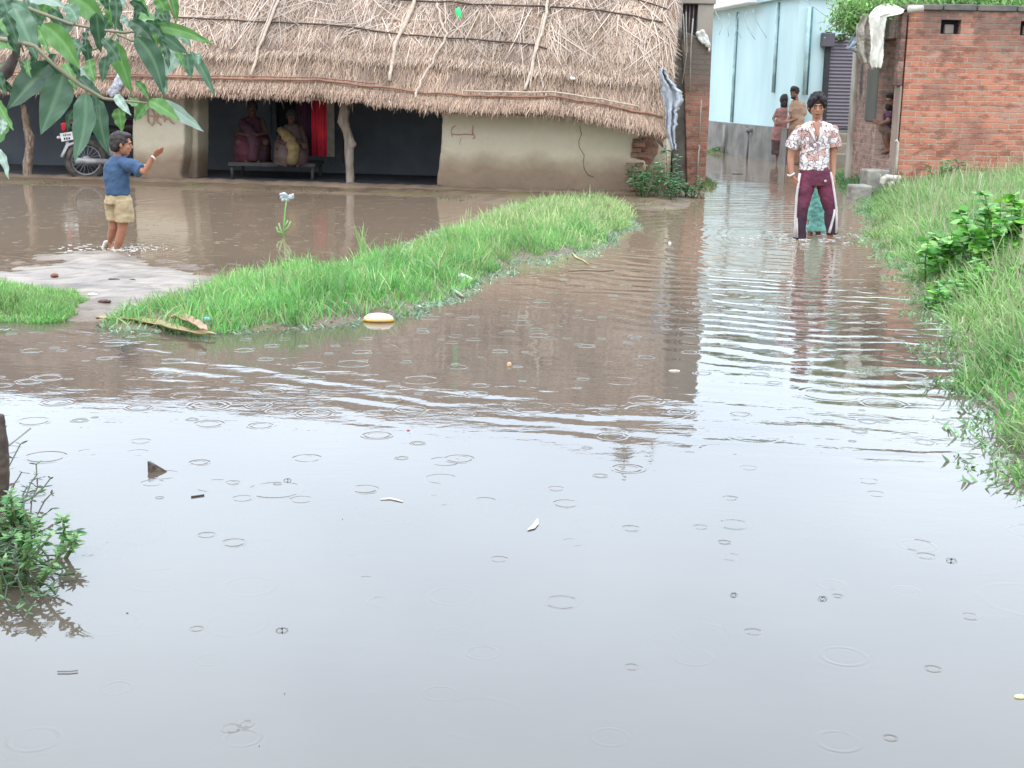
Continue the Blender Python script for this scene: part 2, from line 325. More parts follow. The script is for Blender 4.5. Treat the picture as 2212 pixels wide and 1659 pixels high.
# light breeze chop
addh(math_('MULTIPLY', noise_(9, 3, (3, 3, 0), (.6, 1.3, 1)), .0006))
addh(math_('MULTIPLY', noise_(38, 2), .00012)); addh(math_('MULTIPLY', noise_(1.4, 2, (4, 6, 0)), .003))
# rain rings: one expanding ring per random cell
bn_ = N('ShaderNodeMapRange'); bn_.inputs[1].default_value = .35; bn_.inputs[2].default_value = .62; bn_.inputs[3].default_value = .15; link(n, noise_(7, 3, (4, 1, 0)), bn_.inputs[0])
dY_ = N('ShaderNodeMapRange'); dY_.inputs[1].default_value = 4.0; dY_.inputs[2].default_value = 8.0; dY_.inputs[3].default_value = 1.0; dY_.inputs[4].default_value = 2.2; link(n, sxp.outputs[1], dY_.inputs[0]); RB = math_('MULTIPLY', bn_.outputs[0], dY_.outputs[0])
def rings(scale, off, amp, rmax, wid, keep):
    mp = N('ShaderNodeMapping'); mp.inputs['Location'].default_value = off; link(n, pos, mp.inputs[0])
    v = N('ShaderNodeTexVoronoi'); v.voronoi_dimensions = '2D'; v.feature = 'F1'; v.inputs['Scale'].default_value = scale; v.inputs['Randomness'].default_value = .8; link(n, mp.outputs[0], v.inputs['Vector'])
    s = N('ShaderNodeSeparateColor'); link(n, v.outputs['Color'], s.inputs[0])
    r = math_('DIVIDE', v.outputs['Distance'], scale)
    R = math_('MULTIPLY_ADD', s.outputs[0], rmax, .012)
    on = math_('GREATER_THAN', s.outputs[1], 1-keep)
    x = math_('DIVIDE', math_('SUBTRACT', r, R), math_('MULTIPLY_ADD', s.outputs[0], wid, wid*.6))
    env = math_('EXPONENT', math_('MULTIPLY', math_('MULTIPLY', x, x), -.7))
    wv = math_('COSINE', math_('MULTIPLY', x, 2.6))
    fade = math_('SUBTRACT', 1.25, s.outputs[0])
    addh(math_('MULTIPLY', math_('MULTIPLY', math_('MULTIPLY', env, wv), math_('MULTIPLY', math_('MULTIPLY', on, RB), fade)), amp))
rings(3.0, (0, 0, 0), .0008, .085, .010, .26)
rings(2.1, (7.3, 1.7, 0), .00065, .15, .013, .24)
rings(5.0, (3.1, 4.4, 0), .0007, .035, .006, .22)
rings(3.7, (9.1, 8.4, 0), .0006, .06, .008, .20)
rings(2.6, (1.1, 3.4, 0), .0006, .11, .010, .18)
bu = N('ShaderNodeBump'); bu.inputs['Distance'].default_value = 1; bu.inputs['Strength'].default_value = 1; link(n, H, bu.inputs['Height']); link(n, bu.outputs[0], p.inputs['Normal'])
r = N('ShaderNodeValToRGB'); link(n, noise_(.7, 4), r.inputs[0]); r.color_ramp.elements[0].position = .3; r.color_ramp.elements[1].position = .7
r.color_ramp.elements[0].color = (.088, .069, .053, 1); r.color_ramp.elements[1].color = (.106, .084, .065, 1)
sy = N('ShaderNodeSeparateXYZ'); link(n, pos, sy.inputs[0]); far_ = N('ShaderNodeMapRange'); far_.interpolation_type = 'SMOOTHSTEP'; far_.inputs[1].default_value = 7.5; far_.inputs[2].default_value = 13
link(n, math_('ADD', sy.outputs[1], math_('MULTIPLY', math_('SUBTRACT', noise_(.5, 3, (8, 8, 0)), .5), 4)), far_.inputs[0])      # stirred-up silt in the shallow far water
mf = N('ShaderNodeMix'); mf.data_type = 'RGBA'; link(n, far_.outputs[0], mf.inputs[0]); link(n, r.outputs[0], mf.inputs[6]); mf.inputs[7].default_value = (.235, .172, .118, 1)
link(n, mf.outputs[2], p.inputs['Base Color']); p.inputs['Roughness'].default_value = .02; p.inputs['IOR'].default_value = 1.42
b = B(); b.add([(-300, -40, 0), (300, -40, 0), (300, 300, 0), (-300, 300, 0)], [(0, 1, 2, 3)]); obj('water', b, wm, kind='structure', smooth=False, org=(0, 0, 0))
# ---------------------------------------------------------------- thatched mud hut
HA = math.radians(-8.4); HE = Vector((math.cos(HA), math.sin(HA), 0)); HN = Vector((-math.sin(HA), math.cos(HA), 0)); HO = Vector((1.77, 19.4, 0))
def hp(s, d, z): return HO+HE*s+HN*d+Vector((0, 0, z))
def hit(px, py, d=0):
    r_ = ray(px, py); t = ((HO+HN*d)-CAM).dot(HN)/r_.dot(HN); q = CAM+r_*t; return q
def hsz(px, py, d=0):
    q = hit(px, py, d); return (q-HO).dot(HE), q.z
hut = thing('mud_hut', 'low mud walled hut with a thick straw thatched roof and dark open verandah', 'hut', hp(-4, 0, 0))
mudm, n, p = nmat('mud_plaster')
N = n.nodes.new; t = N('ShaderNodeTexCoord'); s_ = N('ShaderNodeSeparateXYZ'); link(n, t.outputs['Object'], s_.inputs[0])
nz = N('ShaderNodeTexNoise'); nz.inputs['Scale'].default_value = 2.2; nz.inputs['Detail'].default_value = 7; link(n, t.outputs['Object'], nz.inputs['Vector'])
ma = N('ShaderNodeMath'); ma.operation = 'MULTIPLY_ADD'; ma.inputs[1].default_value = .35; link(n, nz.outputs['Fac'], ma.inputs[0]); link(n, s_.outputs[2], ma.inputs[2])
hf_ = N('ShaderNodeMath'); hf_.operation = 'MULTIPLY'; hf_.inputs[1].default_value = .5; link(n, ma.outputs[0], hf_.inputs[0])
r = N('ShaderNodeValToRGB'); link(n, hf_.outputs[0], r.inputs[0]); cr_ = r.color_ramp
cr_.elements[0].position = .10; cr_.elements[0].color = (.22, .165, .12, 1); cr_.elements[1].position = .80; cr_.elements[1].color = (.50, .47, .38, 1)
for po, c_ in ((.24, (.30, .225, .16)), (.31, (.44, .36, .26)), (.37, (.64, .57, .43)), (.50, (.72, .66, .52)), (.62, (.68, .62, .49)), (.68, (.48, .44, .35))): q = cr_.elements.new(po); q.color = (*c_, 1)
n2 = N('ShaderNodeTexNoise'); n2.inputs['Scale'].default_value = 12; n2.inputs['Detail'].default_value = 8; link(n, t.outputs['Object'], n2.inputs['Vector'])
mxx = N('ShaderNodeMix'); mxx.data_type = 'RGBA'; mxx.blend_type = 'MULTIPLY'; mxx.inputs[0].default_value = .45; link(n, r.outputs[0], mxx.inputs[6]); link(n, n2.outputs['Color'], mxx.inputs[7])
hs = N('ShaderNodeMix'); hs.data_type = 'RGBA'; hs.blend_type = 'MIX'; hs.inputs[0].default_value = .35; link(n, r.outputs[0], hs.inputs[6])
bw = N('ShaderNodeVectorMath'); bw.operation = 'SCALE'; bw.inputs['Scale'].default_value = 1.0; link(n, mxx.outputs[2], bw.inputs[0]); link(n, bw.outputs[0], hs.inputs[7])
link(n, hs.outputs[2], p.inputs['Base Color']); p.inputs['Roughness'].default_value = .9; p.inputs['Specular IOR Level'].default_value = .2
u = N('ShaderNodeBump'); u.inputs['Distance'].default_value = .03; u.inputs['Strength'].default_value = .5; link(n, n2.outputs['Fac'], u.inputs['Height']); link(n, u.outputs[0], p.inputs['Normal'])
def hslab(name, pts, th, mat, d=0, vox=.03, disp=.03, ds=.35, parent=hut, it=3):
    b = B(); b.prism([hit(x, y, d) for x, y in pts], HN*th); o = obj(name, b, mat, parent); return soft(o, vox, it, disp, ds)
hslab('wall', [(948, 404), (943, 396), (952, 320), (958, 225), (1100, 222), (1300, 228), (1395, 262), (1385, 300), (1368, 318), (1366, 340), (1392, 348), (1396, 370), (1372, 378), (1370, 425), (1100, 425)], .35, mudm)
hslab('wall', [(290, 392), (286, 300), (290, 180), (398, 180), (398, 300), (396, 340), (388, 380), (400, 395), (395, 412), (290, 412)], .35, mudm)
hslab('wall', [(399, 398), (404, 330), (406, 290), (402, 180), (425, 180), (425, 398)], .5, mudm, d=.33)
dk = M('dark_inner_wall', (.17, .19, .21), (.12, .14, .16), 2, .9, .3); flr = M('mud_floor', (.085, .088, .095), (.06, .062, .068), 3, .8, .3)  # verandah inner walls in a dark blue-grey tone
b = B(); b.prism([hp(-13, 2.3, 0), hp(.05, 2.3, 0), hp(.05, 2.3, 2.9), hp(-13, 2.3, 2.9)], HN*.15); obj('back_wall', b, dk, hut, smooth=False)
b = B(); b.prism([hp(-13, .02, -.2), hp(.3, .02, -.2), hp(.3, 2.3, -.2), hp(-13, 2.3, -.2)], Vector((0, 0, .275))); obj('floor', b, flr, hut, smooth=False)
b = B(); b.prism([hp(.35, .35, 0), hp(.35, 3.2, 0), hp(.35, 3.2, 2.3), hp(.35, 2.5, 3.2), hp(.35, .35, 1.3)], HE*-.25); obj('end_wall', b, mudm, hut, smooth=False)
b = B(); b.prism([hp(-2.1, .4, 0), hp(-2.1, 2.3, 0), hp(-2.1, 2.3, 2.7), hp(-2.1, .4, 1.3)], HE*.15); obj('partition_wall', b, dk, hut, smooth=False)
qb = brickmat('hut_brick', (.34, .16, .11), (.25, .14, .1), (.28, .22, .17), sootamt=.2, zs=(0, 2), smearamt=.8, smear=(.3, .22, .16))
b = B()
for i, (x0, x1, y0, y1) in enumerate([(1366, 1386, 300, 308), (1364, 1392, 309, 318), (1366, 1384, 320, 329), (1362, 1396, 330, 340), (1378, 1398, 284, 298), (1352, 1372, 352, 360), (1374, 1390, 351, 360), (1353, 1366, 361, 370), (1367, 1388, 361, 371), (1356, 1384, 373, 381), (1350, 1370, 384, 392), (1372, 1386, 383, 392), (1358, 1382, 394, 402), (1362, 1388, 404, 412)]):
    a = hit(x0, y1, -.03-.02*(i % 3)); c = hit(x1, y0, -.03-.02*(i % 3)); b.prism([a, Vector((c.x, c.y, a.z)), c, Vector((a.x, a.y, c.z))], HN*.3)
obj('brick_quoin', b, qb, hut, bev=.008, smooth=False)
b = B(); b.prism([hit(x, y, .08) for x, y in [(1384, 262), (1424, 266), (1420, 330), (1404, 350), (1402, 415), (1365, 415), (1365, 300)]], HN*.25); soft(obj('brick_core', b, qb, hut), .03, 1, .04, .1)
# cracks and red painted marks on the plaster
def hstrip(name, pts, wd, mat, d, parent=hut):
    b = B()
    for a, c in zip(pts[:-1], pts[1:]): b.tube([hit(*a, d), hit(*c, d)], wd, 6, .3, fdir=HN)
    return obj(name, b, mat, parent)
crk = M('crack', (.07, .055, .045), bump=0); redp = M('red_paint', (.55, .30, .22), (.50, .38, .28), 20, bump=0)
hstrip('crack', [(1252, 272), (1256, 290), (1250, 305), (1251, 318), (1262, 335), (1260, 350), (1262, 365), (1270, 378), (1282, 382)], .0035, crk, -.012)
hstrip('painted_mark', [(977, 296), (974, 283), (978, 275), (984, 272)], .007, redp, -.014)
hstrip('painted_mark', [(975, 290), (990, 291), (1005, 290), (1022, 291)], .011, redp, -.016)
hstrip('painted_mark', [(1022, 272), (1020, 284), (1026, 298), (1020, 300)], .009, redp, -.014)
hstrip('painted_mark', [(996, 297), (992, 312)], .004, redp, -.012)
for pp in ([(318, 236), (320, 262), (330, 272)], [(328, 234), (334, 250), (331, 268)], [(342, 240), (338, 262), (348, 270)], [(350, 238), (356, 264)], [(318, 250), (345, 252), (362, 258)], [(362, 246), (368, 262), (376, 268)]): hstrip('painted_mark', pp, .012, redp, -.02)
b = B(); b.prism([hp(-13, -.16, -.2), hp(-4.0, -.16, -.2), hp(.36, -.16, -.2), hp(.36, -.10, .10), hp(.36, .10, .20), hp(-13, .10, .20), hp(-13, -.10, .10)], (0, 0, 0)) if False else None
for sa in np.arange(-12.5, .4, .25): b.ell(hp(sa, -.02, .0+random.uniform(-.01, .012)), (.26, .20+random.uniform(0, .06), .085), nu=12, nv=8)
soft(obj('mud_ledge', b, M('ledge_mud', (.21, .15, .105), (.15, .11, .075), 3, .8, .5, 20), hut), .035, 2, .03, .2)
# posts
wood = M('pale_wood', (.33, .28, .23), (.20, .16, .13), 5, .8, .6, 12, stretch=(4, 4, .8)); 
b = B(); b.tube([hit(x, y, .1) for x, y in [(742, 215), (744, 240), (741, 262), (750, 285), (755, 306), (754, 325), (755, 350), (757, 395), (757, 408)]], [.04, .075, .085, .062, .075, .068, .063, .06, .09], 10); b.ell(hit(763, 311, .1), .05); b.ell(hit(738, 257, .1), .035)
soft(obj('support_post', b, wood, hut), .012, 2, .02, .1)
wood2 = M('rough_wood', (.36, .28, .22), (.16, .11, .08), 6, .8, .8, 14, stretch=(5, 5, 1))
b = B(); b.tube([hit(x, y, -.1) for x, y in [(51, 225), (55, 250), (58, 275), (65, 296), (64, 320), (60, 345), (60, 372), (62, 400)]], [.045, .055, .05, .07, .06, .065, .07, .06], 9); soft(obj('support_post', b, wood2, hut), .012, 2, .03, .08)
# things at the back of the verandah
grs = M('blue_grey_paint', (.13, .15, .17), (.09, .11, .13), 4); pale = M('pale_plank', (.52, .49, .42), (.40, .36, .30), 9, bump=.1)
for nm, x0, x1, y0, y1, mt_, dd in (('door_frame', 556, 584, 212, 290, grs, 2.18), ('door_frame', 584, 596, 212, 300, grs, 2.2), ('doorway', 598, 645, 205, 345, M('doorway_dark', (.02, .03, .035)), 2.24), ('plank', 704, 722, 212, 338, pale, 1.2), ('dark_strip', 723, 739, 212, 350, M('dark_strip', (.06, .065, .075)), 1.2)):  # doorway is a flat dark panel, its unlit depth put into the colour
    a = hit(x0, y1, dd); c = hit(x1, y0, dd); b = B(); b.prism([a, Vector((c.x, c.y, a.z)), c, Vector((a.x, a.y, c.z))], HN*.04); obj(nm, b, mt_, hut, smooth=False)  # the narrow near-black piece is a plain upright strip
# roof surface
EAVE = [(-420, 160), (-100, 168), (27, 172), (200, 176), (364, 179), (542, 183), (690, 185), (812, 199), (919, 212), (1030, 218), (1138, 221), (1192, 220), (1300, 236), (1434, 267), (1520, 290)]
es, ez = np.array([hsz(x, y, -.45) for x, y in EAVE]).T
q = hsz(300, 862, 2.6); ZR = -q[1]; S1 = .34; S0 = -13
def S(s, v, lift=0.0):
    s = np.asarray(s, float); v = np.asarray(v, float); d = -.45+3.05*v
    z = np.interp(s, es, ez)*(1-v)+ZR*v+.10*np.sin(np.pi*np.clip(v, 0, 1))+.03*np.sin(s*2.1+v*3)*v
    z = z+.035*(v < np.interp(s, l3s, l3v))*0+lift
    P = np.array(HO)[None]+s[..., None]*np.array(HE)[None]+d[..., None]*np.array(HN)[None]; P[..., 2] += z; return P
l3s, l3v = [-20, 20], [.2, .2]
def onroof(px, py):
    lo, hi = -.1, 1.3
    for _ in range(40):
        v = (lo+hi)/2; d = -.45+3.05*v; s, z = hsz(px, py, d)
        if S(np.array([s]), np.array([v]))[0, 2] > z: lo = v if False else lo; hi = v
        else: lo = v
    return s, v
def onroof(px, py):
    best = None; pv = None
    for v in np.linspace(-.05, 1.2, 500):
        s, z = hsz(px, py, -.45+3.05*v); dz = z-S(np.array([s]), np.array([v]))[0, 2]
        if pv is not None and dz*pv <= 0: return s, v
        pv = dz
    return s, v
L3 = [onroof(*q) for q in [(-300, 122), (100, 125), (300, 128), (542, 135), (677, 129), (785, 143), (919, 146), (1000, 154), (1084, 162), (1192, 172), (1300, 186), (1421, 189)]]
l3s, l3v = zip(*L3)
thm = M('thatch_base', (.30, .215, .17), (.15, .105, .085), 30, .95, .8, 60, stretch=(3, 3, 1), bd=.03)
ss = np.linspace(S0, S1, 220); vv = np.concatenate([np.linspace(-.035, 1, 60)])
SS, VV = np.meshgrid(ss, vv, indexing='ij'); edge = (SS > S1-.3)*((SS-(S1-.3))/.3)**2*.12
P = S(SS.ravel(), VV.ravel()); P[:, 2] -= edge.ravel(); P[:, 2] += (vnoise(SS.ravel(), VV.ravel()*3, 4, 4)-.5)*.05
st = np.clip((VV.ravel()-np.interp(SS.ravel(), l3s, l3v))/.012, 0, 1); P[:, 2] += st*.085
nv = len(vv); a, c = np.meshgrid(np.arange(len(ss)-1), np.arange(nv-1), indexing='ij'); a0 = (a*nv+c).ravel()
top_n = len(P); Pb = P.copy(); Pb[:, 2] -= .09
F = np.stack([a0, a0+nv, a0+nv+1, a0+1], 1); F2 = F[:, ::-1]+top_n
sid = []
for i in range(len(ss)-1): sid.append([i*nv, i*nv+top_n, (i+1)*nv+top_n, (i+1)*nv])
for j in range(nv-1): k_ = (len(ss)-1)*nv+j; sid.append([k_, k_+top_n, k_+1+top_n, k_+1])
roof = npmesh('roof', np.concatenate([P, Pb]), np.concatenate([F, F2, np.array(sid)]), thm, parent=hut, smooth=True)
b = B(); b.prism([hp(S0, 2.6, ZR-.1), hp(S1-.1, 2.6, ZR-.1), hp(S1-.1, 5.8, 1.2), hp(S0, 5.8, 1.2)], Vector((0, 0, -.12))); obj('roof_back_slope', b, thm, hut, smooth=False)
# straw
def straws(n, smin, smax, vmin, vmax, ln, wd, ang, cols, lift=(.005, .02), tipl=(.0, .03), filt=None, dmul=1):
    s = rng.uniform(smin, smax, n); v = rng.uniform(0, 1, n)*(vmax-vmin)+vmin if np.isscalar(vmax) else None
    if filt is not None: k = filt(s, v); s = s[k]; v = v[k]
    n = len(s); L = rng.uniform(*ln, n); th = rng.normal(0, ang, n)
    ds = np.sin(th)*L; dv = -np.cos(th)*L/3.9
    lf = rng.uniform(*lift, n); p0 = S(s, v); p1 = S(np.clip(s+ds, S0, S1+.1), np.maximum(v+dv, -.07))
    step = lambda s, v: np.clip((v-np.interp(s, l3s, l3v))/.012, 0, 1)*.085
    p0[:, 2] += step(s, v)+lf+.01; p1[:, 2] += step(s+ds, v+dv)+lf+rng.uniform(*tipl, n)
    d = p1-p0; LL = np.linalg.norm(d, axis=1)
    side = np.tile(np.array(HE)[None], (n, 1))+rng.normal(0, .25, (n, 3))
    return blades(p0, d, LL, rng.uniform(*wd, n), colmix(n, cols, .16)*(.62+.62*vnoise(s*1.3, v*3, 2.2, 81)[:, None]), seg=2, droop=np.clip(rng.normal(.0, .03, n), -.06, .08), flatdir=side, taper=(.8, 1, .5))
CT = [(r_*1.02, g_*.955, b_*.82) for r_, g_, b_ in [(.47, .355, .29), (.38, .285, .235), (.30, .22, .185), (.53, .42, .345), (.41, .31, .265), (.20, .145, .12)]]
CL = [(.66, .54, .43), (.56, .44, .35), (.60, .49, .42)]
SV = -10.5
parts = [straws(30000, SV, S1, .0, .66, (.12, .34), (.004, .009), .26, CT, lift=(.0, .014), tipl=(0, .02)),
         straws(8500, SV, S1, .2, .68, (.2, .5), (.004, .010), .38, CL+CT[:2], lift=(.008, .03), tipl=(0, .035), filt=lambda s, v: v > np.interp(s, l3s, l3v)+.03),
         straws(700, SV, S1, .25, .68, (.4, 1.0), (.007, .014), .75, CL, lift=(.04, .07), tipl=(0, .04)),
         straws(1500, SV, S1, .68, 1.0, (.4, .8), (.02, .04), .3, CT)]
# ragged lower edge of the upper layer
n_ = 8000; s = rng.uniform(SV, S1, n_); v = np.interp(s, l3s, l3v)+rng.uniform(.0, .05, n_); p0 = S(s, v); p0[:, 2] += .09
d = np.array(HN)[None]*-1*rng.uniform(.6, 1, (n_, 1))+np.array([[0, 0, -.75]])+rng.normal(0, .16, (n_, 3))+np.array(HE)[None]*rng.normal(0, .25, (n_, 1))
parts.append(blades(p0, d, rng.uniform(.06, .2, n_), rng.uniform(.004, .009, n_), colmix(n_, CT+CL, .18), 2, rng.uniform(0, .1, n_), np.tile(np.array(HE)[None], (n_, 1))+rng.normal(0, .3, (n_, 3)), taper=(.8, 1, .4)))
# eave fringe, three ranks deep
CE = [(.45, .31, .22), (.38, .26, .19), (.30, .20, .15), (.50, .37, .28)]
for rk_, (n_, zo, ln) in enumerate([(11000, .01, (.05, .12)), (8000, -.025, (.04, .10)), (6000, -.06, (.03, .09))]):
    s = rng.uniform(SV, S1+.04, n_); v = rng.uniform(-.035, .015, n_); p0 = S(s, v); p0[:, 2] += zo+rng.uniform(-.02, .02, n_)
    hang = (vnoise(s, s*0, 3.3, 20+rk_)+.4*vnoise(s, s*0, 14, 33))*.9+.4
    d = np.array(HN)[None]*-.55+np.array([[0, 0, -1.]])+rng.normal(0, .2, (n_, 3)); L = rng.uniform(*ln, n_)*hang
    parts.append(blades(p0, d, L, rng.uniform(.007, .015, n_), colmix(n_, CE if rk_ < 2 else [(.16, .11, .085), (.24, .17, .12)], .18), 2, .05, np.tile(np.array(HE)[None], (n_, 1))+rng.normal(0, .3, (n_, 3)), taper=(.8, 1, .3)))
# long strands hanging from the eave
n_ = 60; s = rng.uniform(SV, S1, n_); p0 = S(s, s*0-.02); p0[:, 2] -= .06
parts.append(blades(p0, np.tile([[0, -.1, -1.]], (n_, 1))+rng.normal(0, .15, (n_, 3)), rng.uniform(.10, .24, n_), rng.uniform(.005, .010, n_), colmix(n_, CE), 2, 0, np.tile(np.array(HE)[None], (n_, 1))))
# right gable fringe
n_ = 5200; v = rng.uniform(-.02, .95, n_); s = np.full(n_, S1)+rng.uniform(-.12, .02, n_); p0 = S(s, v); p0[:, 2] += rng.uniform(-.12, .05, n_)
d = np.array(HE)[None]*rng.uniform(0, .6, (n_, 1))+np.array(HN)[None]*-.5+np.array([[0, 0, -.8]])+rng.normal(0, .25, (n_, 3))
parts.append(blades(p0, d, rng.uniform(.08, .22, n_), rng.uniform(.005, .010, n_), colmix(n_, CT+CL), 2, .05, None, taper=(.8, 1, .4)))
o = 0; Vs, Fs, Cs = [], [], []
for a, f, c in parts: Vs.append(a); Fs.append(f+o); Cs.append(c); o += len(a)
ORG[roof.name] = ORG[hut.name]
npmesh('straw', np.concatenate(Vs), np.concatenate(Fs), MV('straw', .75, .2), parent=hut, cols=np.concatenate(Cs))
# ropes and battens that hold the thatch down
def roofpath(pts, n=14):
    pts = [onroof(*q) for q in pts]; out = []
    tt = np.linspace(0, len(pts)-1, n*(len(pts)-1)+1)
    for t_ in tt: i = min(int(t_), len(pts)-2); f = t_-i; out.append((pts[i][0]*(1-f)+pts[i+1][0]*f, pts[i][1]*(1-f)+pts[i+1][1]*f))
    a = np.array(out); return a[:, 0], a[:, 1]
def roofrod(name, pts, rad, mat, lift, wob=.006):
    s, v = roofpath(pts, 4); P_ = S(s, v); P_[:, 2] += lift+np.clip((v-np.interp(s, l3s, l3v))/.012, 0, 1)*.085
    P_ += rng.normal(0, wob, P_.shape); b = B(); b.tube([Vector(q) for q in P_], rad, 7); return obj(name, b, mat, hut)
rope = M('dark_batten', (.11, .075, .055), (.07, .05, .04), 10); rope2 = M('red_brown_batten', (.34, .17, .11), (.22, .11, .075), 8)
bam = M('split_bamboo', (.54, .44, .35), (.40, .32, .25), 8, stretch=(3, 3, 1))
roofrod('tie_rope', [(330, -12), (542, 3), (688, 5), (771, 12), (866, 26), (973, 30), (1165, 40), (1300, 50), (1434, 75)], .014, rope, .085)
roofrod('tie_rope', [(380, 62), (542, 71), (741, 81), (876, 101), (1000, 108), (1138, 120), (1181, 129)], .013, rope, .075)
roofrod('tie_rope', [(1290, 0), (1380, 25), (1440, 45)], .012, rope, .075)
roofrod('eave_batten', [(-100, 170), (100, 176), (364, 178), (542, 183), (690, 185), (812, 199), (919, 212), (1030, 218), (1138, 221), (1192, 220), (1300, 236), (1430, 266)], .015, rope2, .075)
roofrod('eave_batten', [(-100, 166), (364, 175), (690, 182), (812, 195)], .009, rope2, .085)
roofrod('eave_batten', [(1000, 213), (1192, 216), (1300, 231), (1380, 249)], .012, bam, .105)
roofrod('batten', [(609, 2), (590, 60), (560, 130), (542, 178)], .022, bam, .10); roofrod('batten', [(604, 2), (583, 60), (556, 130)], .012, bam, .1155)
roofrod('batten', [(905, 2), (890, 50), (860, 115), (848, 150), (841, 192)], .026, bam, .115, .012); roofrod('batten', [(898, 20), (868, 90), (852, 140)], .015, bam, .12)
roofrod('batten', [(944, 38), (950, 78), (966, 105), (950, 135), (918, 175), (900, 215), (898, 228)], .017, bam, .115, .01)
roofrod('batten', [(1181, 5), (1179, 60), (1163, 121), (1148, 170), (1132, 214)], .022, bam, .115); roofrod('batten', [(1175, 60), (1156, 135), (1143, 212)], .012, bam, .12)
# plastic lining showing under the eave
pls = M('grey_plastic', (.30, .34, .38), (.20, .235, .27), 9, .45, .4, 15, spec=.5)
for pts in ([(1104, 244), (1150, 238), (1196, 237), (1192, 243), (1150, 245), (1110, 249)], [(1216, 246), (1260, 248), (1300, 259), (1306, 266), (1250, 262), (1222, 254)], [(1325, 262), (1380, 275), (1394, 288), (1384, 290), (1350, 276), (1328, 270)], [(395, 196), (700, 200), (800, 214), (795, 220), (600, 213), (395, 204)]):
    b = B(); b.prism([hit(x, y, -.34) for x, y in pts], HN*.03); soft(obj('plastic_lining', b, pls, hut), .012, 1, .02, .06)
# rag, curtain, tarp, bottle
tm = M('grey_tarp', (.50, .53, .58), (.30, .33, .38), 7, .4, .8, 12, spec=.5, stretch=(3, 3, .7), bd=.03)
def drape(name, rows, Y, folds, amp, mat, label, cat, seed=1, jag=.05):     # hanging sheet with folds and a ragged edge
    rows = sorted(rows); yy = np.linspace(rows[0][0], rows[-1][0], 46); m_ = 34; v_ = []; f_ = []
    xl = np.interp(yy, [r_[0] for r_ in rows], [r_[1] for r_ in rows]); xr = np.interp(yy, [r_[0] for r_ in rows], [r_[2] for r_ in rows]); dY = np.interp(yy, [r_[0] for r_ in rows], [r_[3] if len(r_) > 3 else 0 for r_ in rows])
    for a_ in range(46):
        w__ = xr[a_]-xl[a_]; l_ = xl[a_]+w__*jag*noise.noise((a_*.45, seed, 0)); r_ = xr[a_]+w__*jag*2*noise.noise((a_*.6, seed, 5))
        for c_ in range(m_+1):
            u_ = c_/m_; q_ = V(l_+(r_-l_)*u_, yy[a_]+3*noise.noise((u_*5, seed, 9))*(1 if a_ > 40 else 0), Y+dY[a_]); q_.y += amp*math.sin(u_*folds+2.2*noise.noise((u_*2, a_*.05, seed)))+amp*1.2*noise.noise((u_*4, a_*.12, seed+3)); v_.append(q_)
    for a_ in range(45):
        for c_ in range(m_): p_ = a_*(m_+1)+c_; f_.append((p_, p_+1, p_+m_+2, p_+m_+1))
    o = obj(name, B().add(v_, f_), mat, None, label, cat); o.modifiers.new('thick', 'SOLIDIFY').thickness = .006; return o
drape('torn_tarp', [(148, 1424, 1436), (165, 1424, 1443), (185, 1427, 1460), (202, 1430, 1476), (222, 1434, 1474), (240, 1440, 1464), (262, 1436, 1463), (290, 1441, 1457), (324, 1451, 1462)], 18.75, 14, .035, tm, 'torn grey plastic tarp hanging from the right end of the thatched roof', 'tarp', 3, .12)
b = B(); b.prism([hit(x, y, -.62) for x, y in [(232, 198), (244, 184), (252, 160), (262, 150), (268, 160), (262, 185), (250, 205), (238, 210)]], HN*.05)
soft(obj('torn_tarp', b, tm, None, 'small grey plastic rag caught on the thatch eave behind the mango leaves', 'tarp'), .012, 2, .06, .07)
redc = M('red_cloth', (.62, .03, .05), (.40, .02, .05), 4, .8, .2); purc = M('purple_cloth', (.10, .04, .075), (.06, .03, .05), 3, .9)
cur = thing('curtain', 'long curtain in the hut verandah, dark purple with a bright red edge', 'curtain', hit(670, 345, 1.1))
def pleats(x0, x1, y0, y1, d, amp, k=14):
    a = hit(x0, y1, d); c = hit(x1, y0, d); m_ = 60; v_ = []; f_ = []
    for i in range(m_+1):
        t_ = i/m_
        for zz in (a.z, c.z): q_ = a.lerp(Vector((c.x, c.y, a.z)), t_)+HN*amp*math.sin(t_*k)*(.6+.4*math.sin(t_*31)); v_.append((q_.x, q_.y, zz))
    for i in range(m_): f_.append((2*i, 2*i+2, 2*i+3, 2*i+1))
    b = B(); b.add(v_, f_); return b
o = obj('panel', pleats(642, 688, 212, 336, 1.15, .03, 12), purc, cur); o.modifiers.new('thick', 'SOLIDIFY').thickness = .006
o = obj('red_edge', pleats(674, 705, 208, 337, .75, .035, 9), redc, cur); o.modifiers.new('thick', 'SOLIDIFY').thickness = .006
grn, n, p = nmat('green_plastic'); p.inputs['Base Color'].default_value = (.02, .62, .17, 1); p.inputs['Roughness'].default_value = .2
s_v = onroof(991, 46); q = Vector(S(np.array([s_v[0]]), np.array([s_v[1]]))[0])+Vector((0, -.04, .1))
bot = thing('plastic_bottle', 'small bright green plastic bottle lying on the thatched roof', 'bottle', q)
ax = (HE*.25+Vector((0, -.3, -.9))).normalized()
b = B(); b.tube([q-ax*.09, q-ax*.085, q-ax*.05, q+ax*.03, q+ax*.07, q+ax*.09], [.02, .035, .042, .042, .03, .014], 12); obj('body', b, grn, bot)
b = B(); b.tube([q+ax*.092, q+ax*.115], [.017, .017], 10); obj('cap', b, M('white_cap', (.8, .85, .8), bump=0), bot)
s_v = onroof(1237, 182); q = Vector(S(np.array([s_v[0]]), np.array([s_v[1]]))[0])+Vector((0, -.04, .07))
